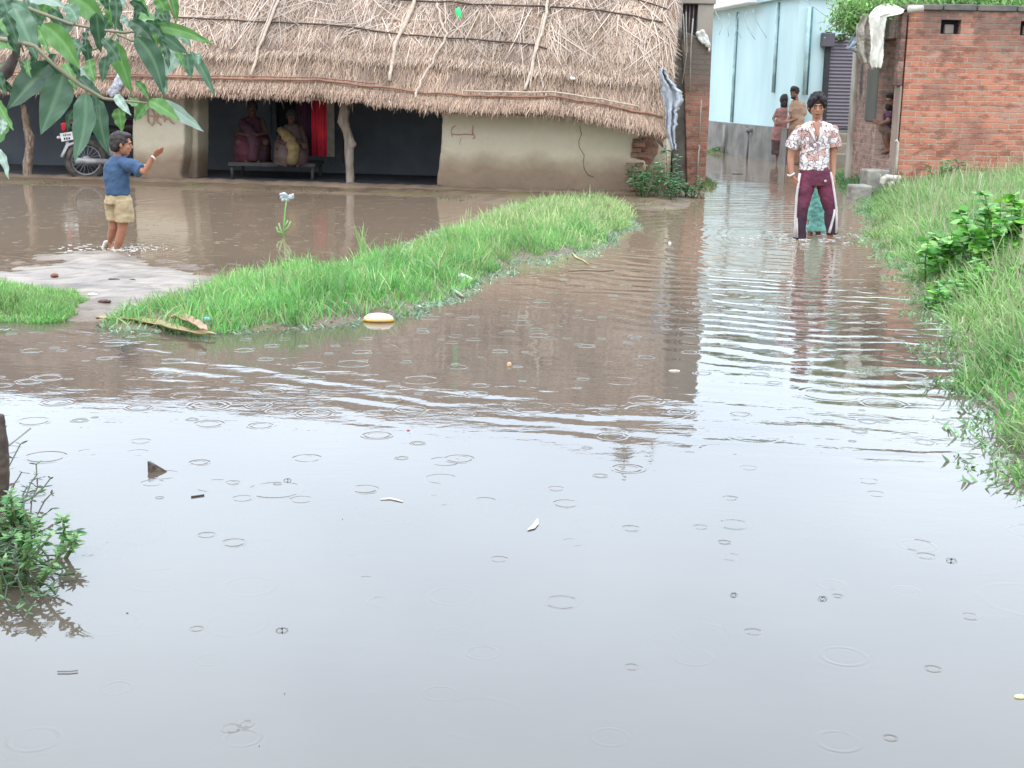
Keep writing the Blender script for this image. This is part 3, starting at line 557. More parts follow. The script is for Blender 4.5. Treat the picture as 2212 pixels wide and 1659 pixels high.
b = B(); b.ell(q, (.035, .022, .022)); b.ell(q+Vector((-.02, 0, .012)), (.02, .02, .02)); soft(obj('white_rag', b, M('white_rag', (.85, .84, .8), bump=.1), None, 'crumpled white rag lying on the thatch near the right end', 'rag'), .01, 1, .02, .04)
for px_, py_, cc in ((1000, 100, 1), (640, 100, 1)): pass

# ---------------------------------------------------------------- brick boundary wall and concrete house by the lane
bw1 = brickmat('sooty_brick', (.38, .17, .115), (.27, .14, .1), (.30, .24, .19), soot=(.17, .145, .125), sootamt=.93, zs=(1.35, 1.8), smearamt=.45, sn=(.1, .45))
bwl = thing('brick_wall', 'tall brick boundary wall end, blackened at the top, beside the lane', 'wall', (3.0, 22, 0))
YA = 21.9
pp = [V(x, y, YA) for x, y in [(1484, 420), (1482, 300), (1478, 180), (1472, 92), (1480, 68), (1494, 74), (1512, 82), (1530, 96), (1537, 112), (1532, 250), (1522, 420)]]
b = B(); b.prism(pp, (.15, 5.5, 0)); o = obj('brickwork', b, bw1, bwl, smooth=False, bev=.02)
cemd = M('dark_cement', (.17, .15, .13), (.09, .08, .07), 4, .9, .5, 20); cem = M('stained_cement', (.30, .255, .21), (.17, .145, .125), 2.5, .9, .5, 25, stretch=(1.5, 1.5, .5))
pp = [V(x, y, YA+.05) for x, y in [(1452, 420), (1450, 240), (1446, 60), (1474, 60), (1480, 200), (1484, 420)]]
b = B(); b.prism(pp, (.1, 3, 0)); obj('cement_side', b, cemd, bwl, smooth=False, bev=.02)
pipem = M('pale_pipe', (.5, .47, .42), (.38, .34, .3), 6, .5, .1)
for pts, r_ in ([(1497, 40), (1493, 90), (1490, 200)], .011), ([(1506, 395), (1509, 330), (1511, 316), (1508, 314)], .014), ([(1511, 300), (1515, 215)], .008), ([(1476, 30), (1480, 120)], .008), ([(1482, 25), (1484, 110), (1474, 180)], .007):
    b = B(); b.tube([V(x, y, YA-.06) for x, y in pts], r_, 7); obj('pipe', b, pipem, bwl)
bld = thing('concrete_house', 'unfinished grey concrete house with barred window behind the thatched roof', 'house', (2.9, 25, 0))
YB = 24.2
def vbox(x0, x1, y0, y1, Y, dep): a = V(x0, y1, Y); c = V(x1, y0, Y); return B().box((a.x, Y, a.z), (c.x, Y+dep, c.z))
hb = -V(1490, 893, YB).z
cb_ = M('beige_concrete', (.38, .34, .29), (.25, .22, .185), 2.2, .9, .4, 25, stretch=(1, 1, .6))
xr = V(1541, 40, YB).x; xl = V(1507, 40, YB).x; xw = V(1474, 40, YB).x; zt = V(1490, 8, YB).z; zb = V(1490, 78, YB).z
b = B().box((xl, YB, 0), (xr, YB+.3, zt)); obj('column', b, cb_, bld, smooth=False, bev=.015)
b = B().box((-.5, YB-.03, zt), (xr+.03, YB+4, hb)); obj('upper_wall', b, cb_, bld, smooth=False, bev=.015)
b = B().box((-.5, YB, 0), (xw, YB+4, zt-.003)); b.box((xw+.002, YB, 0), (xl-.002, YB+.3, zb)); b.box((xr-.28, YB+.302, 0), (xr-.002, YB+4, zt-.004)); obj('wall', b, cb_, bld, smooth=False)
win = obj('window', B().box((xw+.003, YB+.15, zb+.003), (xl-.003, YB+.2, zt-.003)), M('window_dark', (.035, .045, .06), rough=.4, bump=0), bld, smooth=False)
for i in range(3): x_ = xw+(xl-xw)*(i+1)/4; b = B().tube([(x_, YB+.08, zb), (x_, YB+.08, zt)], .012, 6); obj('window_bar', b, M('rusty_bar', (.3, .2, .18), bump=0) if i == 0 else bpy.data.materials['rusty_bar'], win)
for px_, w_, hpx in ((1383, .26, 1038), (1446, .10, 985)):
    Yc = YB+1.2; x_ = V(px_, 40, Yc).x; h_ = -V(px_, hpx, Yc).z; b = B(); b.box((x_-w_/2, Yc, hb), (x_+w_/2, Yc+.25, h_-.6)); b.tube([(x_, Yc+.12, h_-.6), (x_+.03, Yc+.12, h_)], .03, 6); obj('roof_column', b, cb_, bld, smooth=False)
# weeds and rags on the wall top
rg = M('white_cloth', (.78, .78, .76), (.62, .61, .58), 8, .8, .3, 20)
b = B(); b.prism([V(x, y, YA-.06) for x, y in [(1505, 72), (1518, 66), (1526, 78), (1534, 100), (1532, 112), (1526, 96), (1516, 92), (1508, 82)]], (0, .05, 0)); soft(obj('white_rag', b, rg, None, 'torn white rag snagged on top of the blackened brick wall', 'rag'), .012, 2, .07, .06)

# ---------------------------------------------------------------- pale blue house at the end of the lane
bh = thing('blue_house', 'pale blue painted house with grey plinth at the end of the flooded lane', 'house', (6, 30, 0))
blu = M('pale_blue_paint', (.57, .76, .77), (.46, .64, .66), 1.1, .7, .2, 14, stretch=(1, 1, .35), lo=.4, hi=.72); plg = M('grey_plinth', (.27, .25, .24), (.15, .15, .13), 2.4, .9, .4, 25)
cA = Vector((5.17, 35.0, 0)); cB = Vector((5.94, 29.5, 0)); cC = Vector((11.5, 29.5, 0)); nrm = Vector((-(cB-cA).y, (cB-cA).x, 0)).normalized()*-1
off1 = Vector((2.5, 1.0, 0))
zpb, zpt = .75, 3.5
cA0 = cA+(cA-cB)*.4
bx = V(1784, 180, 29.5).x; bx2 = V(1850, 180, 29.5).x; zs1 = V(1810, 80, 29.5).z
b = B(); b.prism([cA0+Vector((0, 0, zpb)), cB+Vector((0, 0, zpb)), Vector((cB.x+3, 31.5, zpb)), Vector((cA0.x+6, 38.5, zpb))], (0, 0, zpt-zpb))
b.box((cB.x, 29.5, zpb), (bx, 29.8, zpt)); b.box((bx+.002, 29.5, zs1), (bx2-.002, 29.8, zpt-.002)); b.box((bx2, 29.5, zpb), (11.5, 29.8, zpt)); b.box((cB.x+.3, 29.81, zpb), (11.5, 33, zpt-.01))
obj('wall', b, blu, bh, smooth=False)
nn = Vector((-.12, -.02, 0))
b = B(); b.prism([cA0+nn, cB+nn+Vector((0, -.08, 0)), Vector((cB.x+3, 31.5, 0)), Vector((cA0.x+6, 38.5, 0))], (0, 0, zpb-.004)); b.box((cB.x, 29.4, -.1), (11.5, 29.8, zpb-.006)); obj('plinth', b, plg, bh, smooth=False)
wslab = M('white_slab', (.85, .84, .80), (.75, .74, .7), 3, .7, .1)
b = B(); b.prism([cA0+Vector((-.35, 0, zpt)), cB+(cA-cB)*.45+Vector((-.35, 0, zpt)), cB+(cA-cB)*.45+Vector((.3, 0, zpt)), cA0+Vector((.3, 0, zpt))], (0, 0, .35)); obj('canopy_slab', b, wslab, bh, smooth=False, bev=.02)
b = B(); b.prism([cA0+Vector((-.12, -.0, zpt+.002)), cB+Vector((-.12, -.12, zpt+.002)), Vector((11.5, 29.38, zpt+.002)), Vector((11.5, 33, zpt+.002)), Vector((cB.x+.6, 33, zpt+.002)), cA0+Vector((1.2, 0, zpt+.002))], (0, 0, .32)); obj('roof_edge', b, M('blue_edge', (.48, .66, .68), (.4, .55, .57), 3), bh, smooth=False)
tl = M('teal_pipe', (.10, .24, .27), (.07, .17, .2), 5, .5, .1); lb = M('blue_pipe', (.52, .71, .73), bump=0)
def onA(px, py):    # point on the receding facade
    r_ = ray(px, py); nA = (cB-cA).cross(Vector((0, 0, 1))); t = (cA-CAM).dot(nA)/r_.dot(nA); return CAM+r_*t
for (x0, y0, x1, y1), md in (((1593, 26, 1582, 264), 0), ((1684, 5, 1670, 200), 1)):
    a = onA(x0, y0); c = onA(x1, y1)
    a.y -= .06; c.y -= .06; m_ = (a+c)/2; a.x = c.x = m_.x-.03; a.y = c.y = m_.y; b = B().tube([a, c], .035, 8); obj('drain_pipe', b, lb, bh); b = B().tube([a+Vector((.05, -.03, -.3)), c+Vector((.05, -.03, 0))], .016, 8); obj('conduit', b, tl, bh)
b = B(); a = V(1739, 15, 29.4); c = V(1737, 205, 29.4); a.x = c.x; b.tube([a, c], .045, 8); obj('drain_pipe', b, lb, bh); b = B().tube([a+Vector((.06, -.02, 0)), c+Vector((.06, -.02, 0))], .018, 8); obj('conduit', b, tl, bh)
b = B(); q = onA(1580, 272); q = Vector((q.x-.18, q.y-.1, .7)); b.tube([q, q-Vector((0, 0, .75))], .04, 8); obj('drain_outlet', b, M('grey_pipe', (.35, .33, .33)), bh)
q = onA(1634, 282); q = Vector((q.x-.2, q.y-.1, q.z)); b = B().box((q.x-.06, q.y-.05, q.z-.04), (q.x+.06, q.y+.05, q.z+.05)); b.tube([q, (q.x, q.y, -.05)], .025, 7); obj('standpipe', b, M('grey_pipe2', (.25, .23, .23)), bh)
# rolling shutter
shm, n, p = nmat('shutter_metal'); p.inputs['Base Color'].default_value = (.185, .165, .195, 1); p.inputs['Roughness'].default_value = .55
b = B(); m_ = 190; z0 = V(1810, 277, 29.4).z; v_ = []; f_ = []
for i in range(m_+1):
    z = z0+(zs1-z0)*i/m_; y = 29.46+.016*math.sin(i/m_*26*2*math.pi); v_ += [(bx+.03, y, z), (bx2-.002, y, z)]
for i in range(m_): f_.append((2*i, 2*i+1, 2*i+3, 2*i+2))
b.add(v_, f_); sh = obj('shutter', b, shm, bh)
shd = M('dark_metal', (.12, .11, .13), (.09, .085, .10), 4, .5, .05)
a = V(1783, 200, 29.4); b = B().box((a.x-.06, 29.38, z0), (a.x+.05, 29.48, zs1+.1)); obj('shutter_rail', b, M('dark_rail', (.05, .05, .055), bump=0), sh, smooth=False)
a = V(1774, 101, 29.35); c = V(1804, 71, 29.35); b = B().box((a.x, 29.3, a.z), (c.x, 29.49, c.z)); obj('shutter_box', b, shd, sh, smooth=False, bev=.02)
a = V(1812, 88, 29.35); c = V(1826, 75, 29.35); b = B().box((a.x, 29.3, a.z), (c.x, 29.49, c.z-.03)); b.box((a.x, 29.28, c.z-.029), (c.x, 29.5, c.z+.01)); obj('bracket', b, M('black_metal', (.03, .035, .04), bump=0), sh, smooth=False)
stp = M('worn_steps', (.30, .26, .21), (.20, .19, .14), 4, .9, .4)
b = B()
for i in range(3): b.box((bx-.2-.1*i, 29.35-.35*(i+1)+.002*i, -.1), (bx2+.6, 29.35-.35*i, .68-.2*i))
obj('doorstep', b, stp, bh, smooth=False, bev=.02)
b = B(); pts = []
for i in range(13):
    t_ = i/12; pts.append(V(1740+t_*110, 0+t_*62+10*math.sin(math.pi*t_), 28.5-4*t_))
b.tube(pts, .008, 5); obj('overhead_cable', b, M('cable', (.25, .3, .32), bump=0), None, 'thin grey cable crossing in front of the pale blue wall', 'cable')
lw = thing('loose_wires', 'pale loose wires dangling under the white roof slab', 'wire', V(1590, 60, 32.5)); lwm = M('pale_wire', (.55, .68, .69), bump=0)
for k_ in range(5):
    x0 = 1545+k_*22; obj('wire', B().tube([V(x0+8*math.sin(j*.8+k_)+j*3, 25+j*11+5*math.sin(j+k_), 33.0-.5*k_) for j in range(6)], .007, 4), lwm, lw)

# ---------------------------------------------------------------- red brick house on the right
YH = 20.5; XH = V(1947, 250, YH).x; zH = V(2000, 22, YH).z
rb = brickmat('red_brick', (.62, .235, .15), (.43, .175, .12), (.46, .37, .28), soot=(.115, .10, .09), sootamt=.85, zs=(1.7, 2.8), sn=(.34, .56), smear=(.42, .34, .28), smearamt=1.0)
rh = thing('brick_house', 'red brick house with mossy dark coping and tiny vent windows on the right bank', 'house', (8, 22, 0))
a = V(2031, 73, YH); c = V(2077, 43, YH); d_ = V(2203, 75, YH); e_ = V(2245, 50, YH)
b = B(); X2 = 13.0
b.box((XH, YH, -.1), (X2, YH+.25, a.z)); b.box((XH, YH, a.z), (a.x, YH+.25, c.z)); b.box((c.x, YH, a.z), (d_.x, YH+.25, c.z)); b.box((e_.x, YH, a.z), (X2, YH+.25, c.z)); b.box((XH, YH, c.z), (X2, YH+.25, zH))
obj('front_wall', b, rb, rh, smooth=False)
for p0_, p1_ in ((a, c), (d_, e_)):
    wv_ = obj('vent_window', B().box((p0_.x-.02, YH+.15, p0_.z-.02), (p1_.x+.02, YH+.2, c.z+.02)), M('vent_dark', (.03, .035, .05), bump=0), rh, smooth=False)
    q = V(2053, 55, YH).z; xx = (p0_.x+p1_.x)/2; b = B().box((xx-.07, YH+.06, a.z), (xx+.07, YH+.14, q+.02)); obj('vent_block', b, cem, wv_, smooth=False, bev=.02)
b = B(); x_ = XH-.03; i = 0
while x_ < X2:
    l_ = random.uniform(.42, .6); b.box((x_, YH-.04+random.uniform(-.01, .01), zH+.002), (x_+l_-.02, YH+.29, zH+.09+random.uniform(-.01, .012))); x_ += l_
obj('coping', b, M('mossy_coping', (.24, .20, .18), (.13, .125, .12), 5, .9, .5), rh, smooth=False, bev=.012)
YD0, YD1, YF = 21.0, 21.9, 23.5
sb = brickmat('weathered_brick', (.55, .33, .27), (.40, .24, .20), (.50, .43, .37), soot=(.10, .10, .085), sootamt=1.2, zs=(.9, 1.6), smear=(.60, .50, .43), smearamt=1.0)
b = B(); b.box((XH+.001, YH+.252, -.1), (XH+.25, YD0, zH-.01)); b.box((XH, YD1, -.1), (XH+.25, YF, zH-.3)); b.box((XH+.002, YD0+.002, -.1), (XH+.25, YD1-.002, .5)); b.box((XH+.004, YD0+.002, 2.35), (XH+.25, YD1-.002, zH-.02)); obj('side_wall', b, sb, rh, smooth=False)
b = B(); b.box((XH+.6, YD1+.1, 0), (X2-.3, YD1+.2, 2.6)); obj('inner_wall', b, M('inner_plaster', (.33, .28, .24), (.25, .21, .18), 4), rh, smooth=False)
b = B().box((X2-.3, YH+.26, 0), (X2, YF, zH-.2)); b.box((XH+.252, YF-.2, 0), (X2-.31, YF, zH-.3)); obj('back_wall', b, sb, rh, smooth=False)
# door frame post of concrete at the corner, and darker jamb bricks above it
aa = V(1929, 386, YH-.04); cc_ = V(1955, 186, YH-.04); b = B().box((aa.x, YH-.05, -.05), (cc_.x-.04, YH+.2, cc_.z)); obj('door_post', b, M('lime_stained', (.40, .32, .26), (.27, .21, .17), 3, stretch=(1, 1, .4)), rh, smooth=False, bev=.015)
aa = V(1938, 186, YH-.04); cc_ = V(1961, 28, YH-.04); b = B().box((aa.x, YH-.04, aa.z+.003), (cc_.x, YH+.2, cc_.z)); obj('door_jamb', b, brickmat('dark_brick', (.22, .12, .10), (.17, .1, .085), (.22, .17, .14), sootamt=.3), rh, smooth=False, bev=.01)
aa = V(1904, 330, YD1-.3); b = B()
pc = M('far_post', (.60, .57, .50), (.36, .32, .26), 3, stretch=(1, 1, .5)); aa = V(1838, 345, YF); cc_ = V(1851, 60, YF); b = B().box((XH-.055, YF-.2, -.1), (XH+.05, YF+.05, zH-.3)); obj('corner_post', b, pc, rh, smooth=False, bev=.02)
mc = M('mouldy_cement', (.13, .135, .12), (.19, .18, .15), 3, .9, .4, stretch=(1, 1, .4)); aa = V(1882, 262, 22.2); cc_ = V(1912, 150, 22.2); b = B().box((XH-.02, 21.93, aa.z), (XH+.2, 22.6, cc_.z)); obj('cement_patch', b, mc, rh, smooth=False, bev=.01)
# white pipe and pan
wp = thing('drain_pipe', 'slim white plastic pipe with curved elbow standing at the brick house corner', 'pipe', V(1935, 385, 20.2))
wpm = M('white_plastic', (.60, .56, .50), (.42, .38, .33), 9, .4, .1)
b = B().tube([V(x, y, 20.25) for x, y in [(1935, 385), (1938, 340), (1940, 308), (1937, 303), (1934, 306)]], .017, 8); obj('riser', b, wpm, wp)
b = B().tube([V(x, y, 20.1) for x, y in [(1905, 398), (1908, 388), (1916, 383), (1930, 385), (1946, 385)]], [.045, .05, .05, .048, .045], 10); b.ell(V(1926, 397, 20.1), (.05, .05, .06)); soft(obj('elbow', b, wpm, wp), .01, 1)
cst = M('step_concrete', (.36, .34, .29), (.22, .21, .19), 6, .9, .5); 
for (x0, x1, y0, y1, Y, dep, lb_) in ((1840, 1884, 402, 428, 19.75, .35, 'lower grey concrete block in the water beside the right bank'), (1872, 1921, 369, 405, 20.35, .45, 'upper grey concrete step block below the brick house doorway')):
    a = V(x0, y1, Y); c = V(x1, y0, Y); b = B().box((a.x, Y, -.1), (c.x, Y+dep, c.z)); o = obj('step_block', b, cst, None, lb_, 'step', 'concrete step blocks', smooth=False); soft(o, .015, 2, .03, .1)
# tarpaulins on the corner
wt = M('white_tarp', (.80, .78, .72), (.66, .63, .56), 4, .6, .6, 10, bd=.02); bt = M('dirty_tarp', (.50, .45, .38), (.33, .30, .27), 5, .7, .8, 12, bd=.02); gt = M('blue_grey_tarp', (.22, .27, .34), (.5, .52, .52), 7, .6, .6, 14, stretch=(2, 2, .8))
def pslab(name, pts, Y, th, mat, lab, cat, vox=.012, disp=.06, ds=.12, it=2, grp=None):
    b = B().prism([V(x, y, Y) for x, y in pts], (0, th, 0)); return soft(obj(name, b, mat, None, lab, cat, grp), vox, it, disp, ds)
drape('white_tarp', [(8, 1908, 1930, .5), (13, 1896, 1940, .3), (20, 1886, 1952, .12), (29, 1880, 1950, .0), (36, 1877, 1916, -.03), (60, 1880, 1912, -.02), (100, 1881, 1910), (130, 1878, 1908), (147, 1884, 1904)], 20.36, 9, .03, wt, 'white tarpaulin draped over the top corner of the brick house', 'tarpaulin', 7, .04)
drape('dirty_tarp', [(30, 1864, 1886), (50, 1856, 1884), (70, 1851, 1883), (100, 1851, 1882), (124, 1856, 1881), (138, 1864, 1876)], 20.6, 11, .05, bt, 'bundled dirty beige sheet hanging left of the white tarpaulin', 'sheet', 12, .1)
drape('blue_sheet', [(50, 1852, 1866), (70, 1846, 1864), (90, 1836, 1858), (104, 1828, 1850), (112, 1848, 1854)], 21.2, 8, .04, gt, 'small blue and white rag hanging at the far end of the side wall', 'rag', 15, .1)
b = B().tube([V(1962, 20, 20.3), V(1994, 19, 20.3)], [.055, .055], 10); obj('white_tube', b, wpm, None, 'short white tube lying on the brick house coping', 'tube')
# ---------------------------------------------------------------- vegetation
def scatter(P, n, lo=-.03, hi=9, box=None, dens=None):
    A = np.array(P)[:, :2]; x0, y0, x1, y1 = box or (*A.min(0), *A.max(0)); x = rng.uniform(x0, x1, n); y = rng.uniform(y0, y1, n); s = sdpoly(P, x, y)+(vnoise(x, y, 2.6, 73)-.5)*.30+(vnoise(x, y, 8, 74)-.5)*.20
    k = (s > lo) & (s < hi)
    if dens is not None: k &= rng.random(n) < dens(x, y)
    x, y, s = x[k], y[k], s[k]; return x, y, s
def grass(name, P, n, hts, wds, pal, lean=.35, box=None, dens=None, hf=None, lo=-.03, hi=9, droop=(.1, .6), jit=.16, **kw):
    x, y, s = scatter(P, n, lo, hi, box, dens); z = np.maximum(ghf(x, y), .008); m_ = len(x)
    L = rng.uniform(*hts, m_)*(np.clip(.55+s*1.5, .5, 1)); L *= .45+.75*vnoise(x, y, 2.2, 40)+.45*vnoise(x, y, 7, 47)
    if hf is not None: L *= hf(x, y)
    cl = vnoise(x, y, 3, 41); a = vnoise(x, y, 1.4, 42)*6.28*2
    d = np.stack([np.cos(a)*.12+rng.normal(0, lean, m_), np.sin(a)*.12+rng.normal(0, lean, m_), np.ones(m_)], 1)
    cols = colmix(m_, pal, jit)*(.72+.5*cl[:, None]); hu = (vnoise(x, y, 1.1, 43)-.5)[:, None]; cols = np.clip(cols*np.array([[1, 1, 1]])+hu*np.array([[.10, .03, .04]]), .01, 1)
    v, f, c = blades(np.stack([x, y, z-.01], 1), d, L, rng.uniform(*wds, m_), cols, 3, rng.uniform(*droop, m_), None)
    tip = np.tile(np.repeat(np.array([0, .1, .3, .5]), 2), m_)[:, None]; c = c*(1-tip*.25)+tip*.25*np.array([[.30, .40, .15]])
    return npmesh(name, v, f, MATG, cols=c, **kw)
MATG = MV('grass_blades', .5, .3, sub=.3)
GP = [(.15, .40, .09), (.22, .50, .12), (.10, .29, .07), (.28, .56, .18), (.32, .50, .20), (.17, .36, .17), (.38, .44, .20), (.20, .48, .10)]
GY = [(.40, .52, .20), (.50, .58, .28), (.30, .48, .18), (.58, .60, .36)]
GO = [(.27, .48, .16), (.38, .54, .23), (.20, .42, .12), (.44, .52, .27), (.16, .36, .10), (.34, .36, .20)]
K = dict(kind='stuff')
A_ = WP([(600, 600), (600, 712)])
grass('grass', P_strip, 120000, (.06, .21), (.004, .009), GP, label='bright green grass strip running diagonally through the flood water', cat='grass', hf=lambda x, y: 1.0+.75*np.exp(-((x+1.3)/.5)**2-((y-8.5)/.55)**2)-.3*(y < 7.9)+.25*np.exp(-((x-.3)/.8)**2-((y-12)/1.2)**2), dens=lambda x, y: .35+.9*(vnoise(x, y, 3.2, 71) > .3)*(vnoise(x, y, 9, 72) > .22), **K)
grass('yellow_grass', P_strip, 60000, (.12, .27), (.008, .015), GY, lo=-.05, dens=lambda x, y: np.clip((y-12.5)/4, 0.04, .9), lean=.5, label='pale yellow green seedling clump at the far end of the grass strip', cat='grass', **K)
grass('dry_stalks', P_strip, 5000, (.16, .42), (.004, .008), [(.46, .42, .24), (.34, .40, .18), (.30, .24, .14), (.22, .46, .12)], lo=-.04, lean=.42, droop=(.2, 1.1), label='scattered tall bent stalks standing above the grass strip', cat='grass', **K)
grass('grass', P_leftp, 26000, (.05, .13), (.005, .009), GP+[(.28, .36, .14)], label='short green grass patch at the left edge beside the sandy mud', cat='grass', **K)
grass('creeping_weed', P_strip, 42000, (.03, .11), (.007, .013), [(.24, .36, .22), (.32, .44, .30), (.15, .25, .14), (.38, .48, .36)], lean=1.4, lo=-.20, hi=.08, droop=(.0, .3), label='dull creeping weed trailing in the water along the grass strip edge', cat='weed', **K)
grass('bank_edge_weed', P_right, 60000, (.05, .15), (.008, .015), [(.24, .38, .20), (.32, .46, .28), (.16, .28, .13), (.20, .42, .15)], lean=1.2, lo=-.22, hi=.10, box=(1.7, 4.6, 7, 21), droop=(0, .4), label='trailing water weed along the right bank edge', cat='weed', **K)
rbox = (1.7, 4.6, 9.5, 20.4)
grass('bank_grass', P_right, 150000, (.14, .34), (.006, .012), GO, lo=-.02, box=rbox, lean=.45, dens=lambda x, y: np.clip((11.5-x)/3, .1, 1)*((x/y) < .46), label='tall olive and green grass covering the sloping right bank', cat='grass', **K)
grass('bank_grass', P_right, 45000, (.12, .30), (.008, .014), [(.12, .32, .07), (.18, .38, .10), (.09, .24, .06)], lo=-.05, hi=.9, box=rbox, lean=.5, dens=lambda x, y: .35+.65*(vnoise(x, y, 1, 50) > .45), label='fresh green grass clumps near the waterline of the right bank', cat='grass', **K)
# seed heads standing above the bank grass
x, y, s = scatter(P_right, 4500, .25, 9, rbox, lambda x, y: .6*((x/y) < .45)); z = ghf(x, y); m_ = len(x)
v1 = blades(np.stack([x, y, z], 1), np.stack([rng.normal(0, .2, m_), rng.normal(0, .2, m_), np.ones(m_)], 1), rng.uniform(.28, .5, m_), np.full(m_, .006), colmix(m_, [(.42, .42, .26), (.34, .36, .20), (.5, .46, .34)]), 3, .12, None, (.7, .7, .9, 1.8))
npmesh('seed_heads', v1[0], v1[1], MATG, cols=v1[2], kind='stuff', label='pale seed heads rising above the right bank grass', cat='grass')
# scattered blade tufts in the mud before the hut and lane
grass('shore_weed', P_hut, 30000, (.02, .07), (.008, .015), [(.12, .15, .08), (.16, .19, .10), (.19, .16, .10)], lo=-.1, hi=.3, box=(-9, 17.5, 3.4, 21), dens=lambda x, y: (vnoise(x, y, 1.3, 60) > .6)*.8, lean=1., label='sparse dull weed on the muddy shore below the hut wall', cat='weed', **K)
grass('lane_grass', P_hut, 20000, (.10, .28), (.008, .014), [(.16, .26, .09), (.24, .30, .13), (.10, .20, .07)], lo=-.1, hi=.5, box=(3.0, 21, 4.2, 31), lean=.5, label='ragged grass along the brick wall foot at the lane', cat='grass', **K)
grass('lane_weed', P_right, 26000, (.10, .32), (.012, .022), [(.10, .24, .08), (.15, .32, .12), (.22, .34, .18)], lo=-.15, hi=.9, box=(4.6, 20.0, 6.2, 29), lean=.6, dens=lambda x, y: .2+.8*(y < 26), label='dark green weeds at the foot of the brick side wall', cat='weed', **K)
grass('lane_end_grass', P_right, 9000, (.05, .16), (.012, .02), [(.24, .33, .16), (.16, .26, .10)], lo=-.1, hi=.6, box=(4.6, 29, 7, 35), lean=.6, label='thin pale grass below the blue house plinth', cat='grass', **K)
def leafy(name, label, cat, base, spread, n, ll, lw, pal, stems=14, up=.5, grp=None, droop=.25, flatup=.5):
    th = thing(name, label, cat, base, grp); b = B(); pts = []
    for i in range(stems):
        a = random.uniform(0, 6.28); r_ = math.sqrt(random.random()); q = base+Vector((math.cos(a)*spread[0]*r_, math.sin(a)*spread[1]*r_, 0)); q.z = max(gh(q.x, q.y), -.03)
        top = q+Vector((random.gauss(0, .25)*spread[2]*up, random.gauss(0, .25)*spread[2]*up, spread[2]*random.uniform(.5, 1.05)*(1-.4*r_)))
        mid = q.lerp(top, .5)+Vector((random.gauss(0, .03), random.gauss(0, .03), .02)); obj('stem', B().tube([q, mid, top], [.008, .006, .003], 5), MSTEM, th); pts.append((q, mid, top))
    k = rng.integers(0, stems, n); t = rng.random(n)**.7
    Q = np.array([[list(c) for c in p_] for p_ in pts])[k]; tt = t[:, None]
    root = np.where(tt < .5, Q[:, 0]*(1-2*tt)+Q[:, 1]*2*tt, Q[:, 1]*(2-2*tt)+Q[:, 2]*(2*tt-1))
    a = rng.uniform(0, 6.28, n); d = np.stack([np.cos(a), np.sin(a), rng.uniform(-.1, .7, n)], 1)
    side = np.stack([-np.sin(a), np.cos(a), rng.normal(0, flatup, n)], 1)
    v, f, c = blades(root, d, rng.uniform(*ll, n), rng.uniform(*lw, n), colmix(n, pal, .18), 4, np.full(n, droop), side, (.12, .85, 1, .7, .05))
    npmesh('leaves', v, f, MATG, parent=th, cols=c); return th
MSTEM = M('green_stem', (.16, .24, .09), (.12, .14, .06), bump=0)
LB = [(.16, .48, .06), (.26, .58, .10), (.10, .34, .06), (.38, .62, .18), (.07, .24, .05)]
leafy('broadleaf_bush', 'bright green broad leaved bush on the bank at the right edge', 'bush', Vector((*G(2165, 640)[:2], 0))+Vector((.25, .5, .1)), (.7, .55, .6), 1900, (.06, .12), (.045, .08), LB, 60)
leafy('broadleaf_bush', 'small yellow green leafy shoot above the larger broad leaved bush', 'bush', Vector((4.15, 11.0, .35)), (.22, .2, .55), 160, (.07, .12), (.05, .08), [(.35, .60, .10), (.25, .52, .10)], 10)
leafy('broadleaf_bush', 'low pale green leafy clump where the right bank meets the water', 'bush', Vector((*G(2075, 680)[:2], 0))+Vector((.15, .2, 0)), (.32, .3, .26), 420, (.05, .09), (.025, .045), LB[:3]+[(.28, .45, .22)], 18)
leafy('weed_plant', 'tall weed plant growing at the foot of the blackened brick wall', 'plant', G(1425, 432), (.38, .25, .75), 700, (.06, .12), (.018, .035), [(.10, .25, .10), (.16, .34, .15), (.07, .16, .07), (.22, .38, .22)], 22)
leafy('weed_plant', 'low dense weed beside the brick wall at the lane entrance', 'plant', G(1478, 428), (.30, .25, .38), 420, (.05, .10), (.015, .03), [(.10, .25, .10), (.16, .34, .15), (.07, .16, .07)], 16)
leafy('weed_plant', 'green weed reaching up the red brick wall on the bank', 'plant', V(2040, 385, 19.9)*1.0, (.3, .2, .6), 260, (.08, .14), (.02, .035), [(.14, .34, .12), (.22, .42, .18)], 9)
leafy('weed_plant', 'dark weed around the step blocks below the doorway', 'plant', G(1905, 425), (.3, .3, .28), 420, (.05, .10), (.015, .03), [(.10, .26, .10), (.16, .36, .15)], 16)
wb = G(25, 1240); wb.x -= .12
leafy('water_weed', 'leafy green water weed spreading from the left edge', 'plant', wb, (.27, .32, .30), 2300, (.022, .045), (.009, .015), [(.12, .30, .08), (.18, .38, .12), (.08, .20, .07), (.26, .40, .18)], 44, up=1.0, droop=.1)
th = thing('water_weed', 'sprawling thin dark water weed runners reaching right over the water', 'plant', wb+Vector((.1, 0, 0)))
dst = M('dark_stem', (.07, .09, .05), bump=0); rt_ = []
for tx, ty in [(105, 1050), (110, 1115), (118, 1180), (150, 1215), (160, 1250), (140, 1265), (100, 1300), (60, 1340), (90, 1325), (45, 990), (60, 1060), (130, 1290), (30, 1345), (75, 1020), (115, 1240)]:
    e_ = G(tx, ty); s0_ = wb+Vector((random.uniform(-.05, .12), random.uniform(-.2, .25), 0)); zt_ = random.uniform(.01, .07); prev = []
    for i in range(9):
        t_ = i/8; q = s0_.lerp(e_, t_)+Vector((random.gauss(0, .006), random.gauss(0, .006), .12*math.sin(math.pi*min(1, t_*1.15))*(1-t_)+zt_*t_)); prev.append(q); rt_.append(q)
    obj('stem', B().tube(prev, .0028, 5), dst, th)
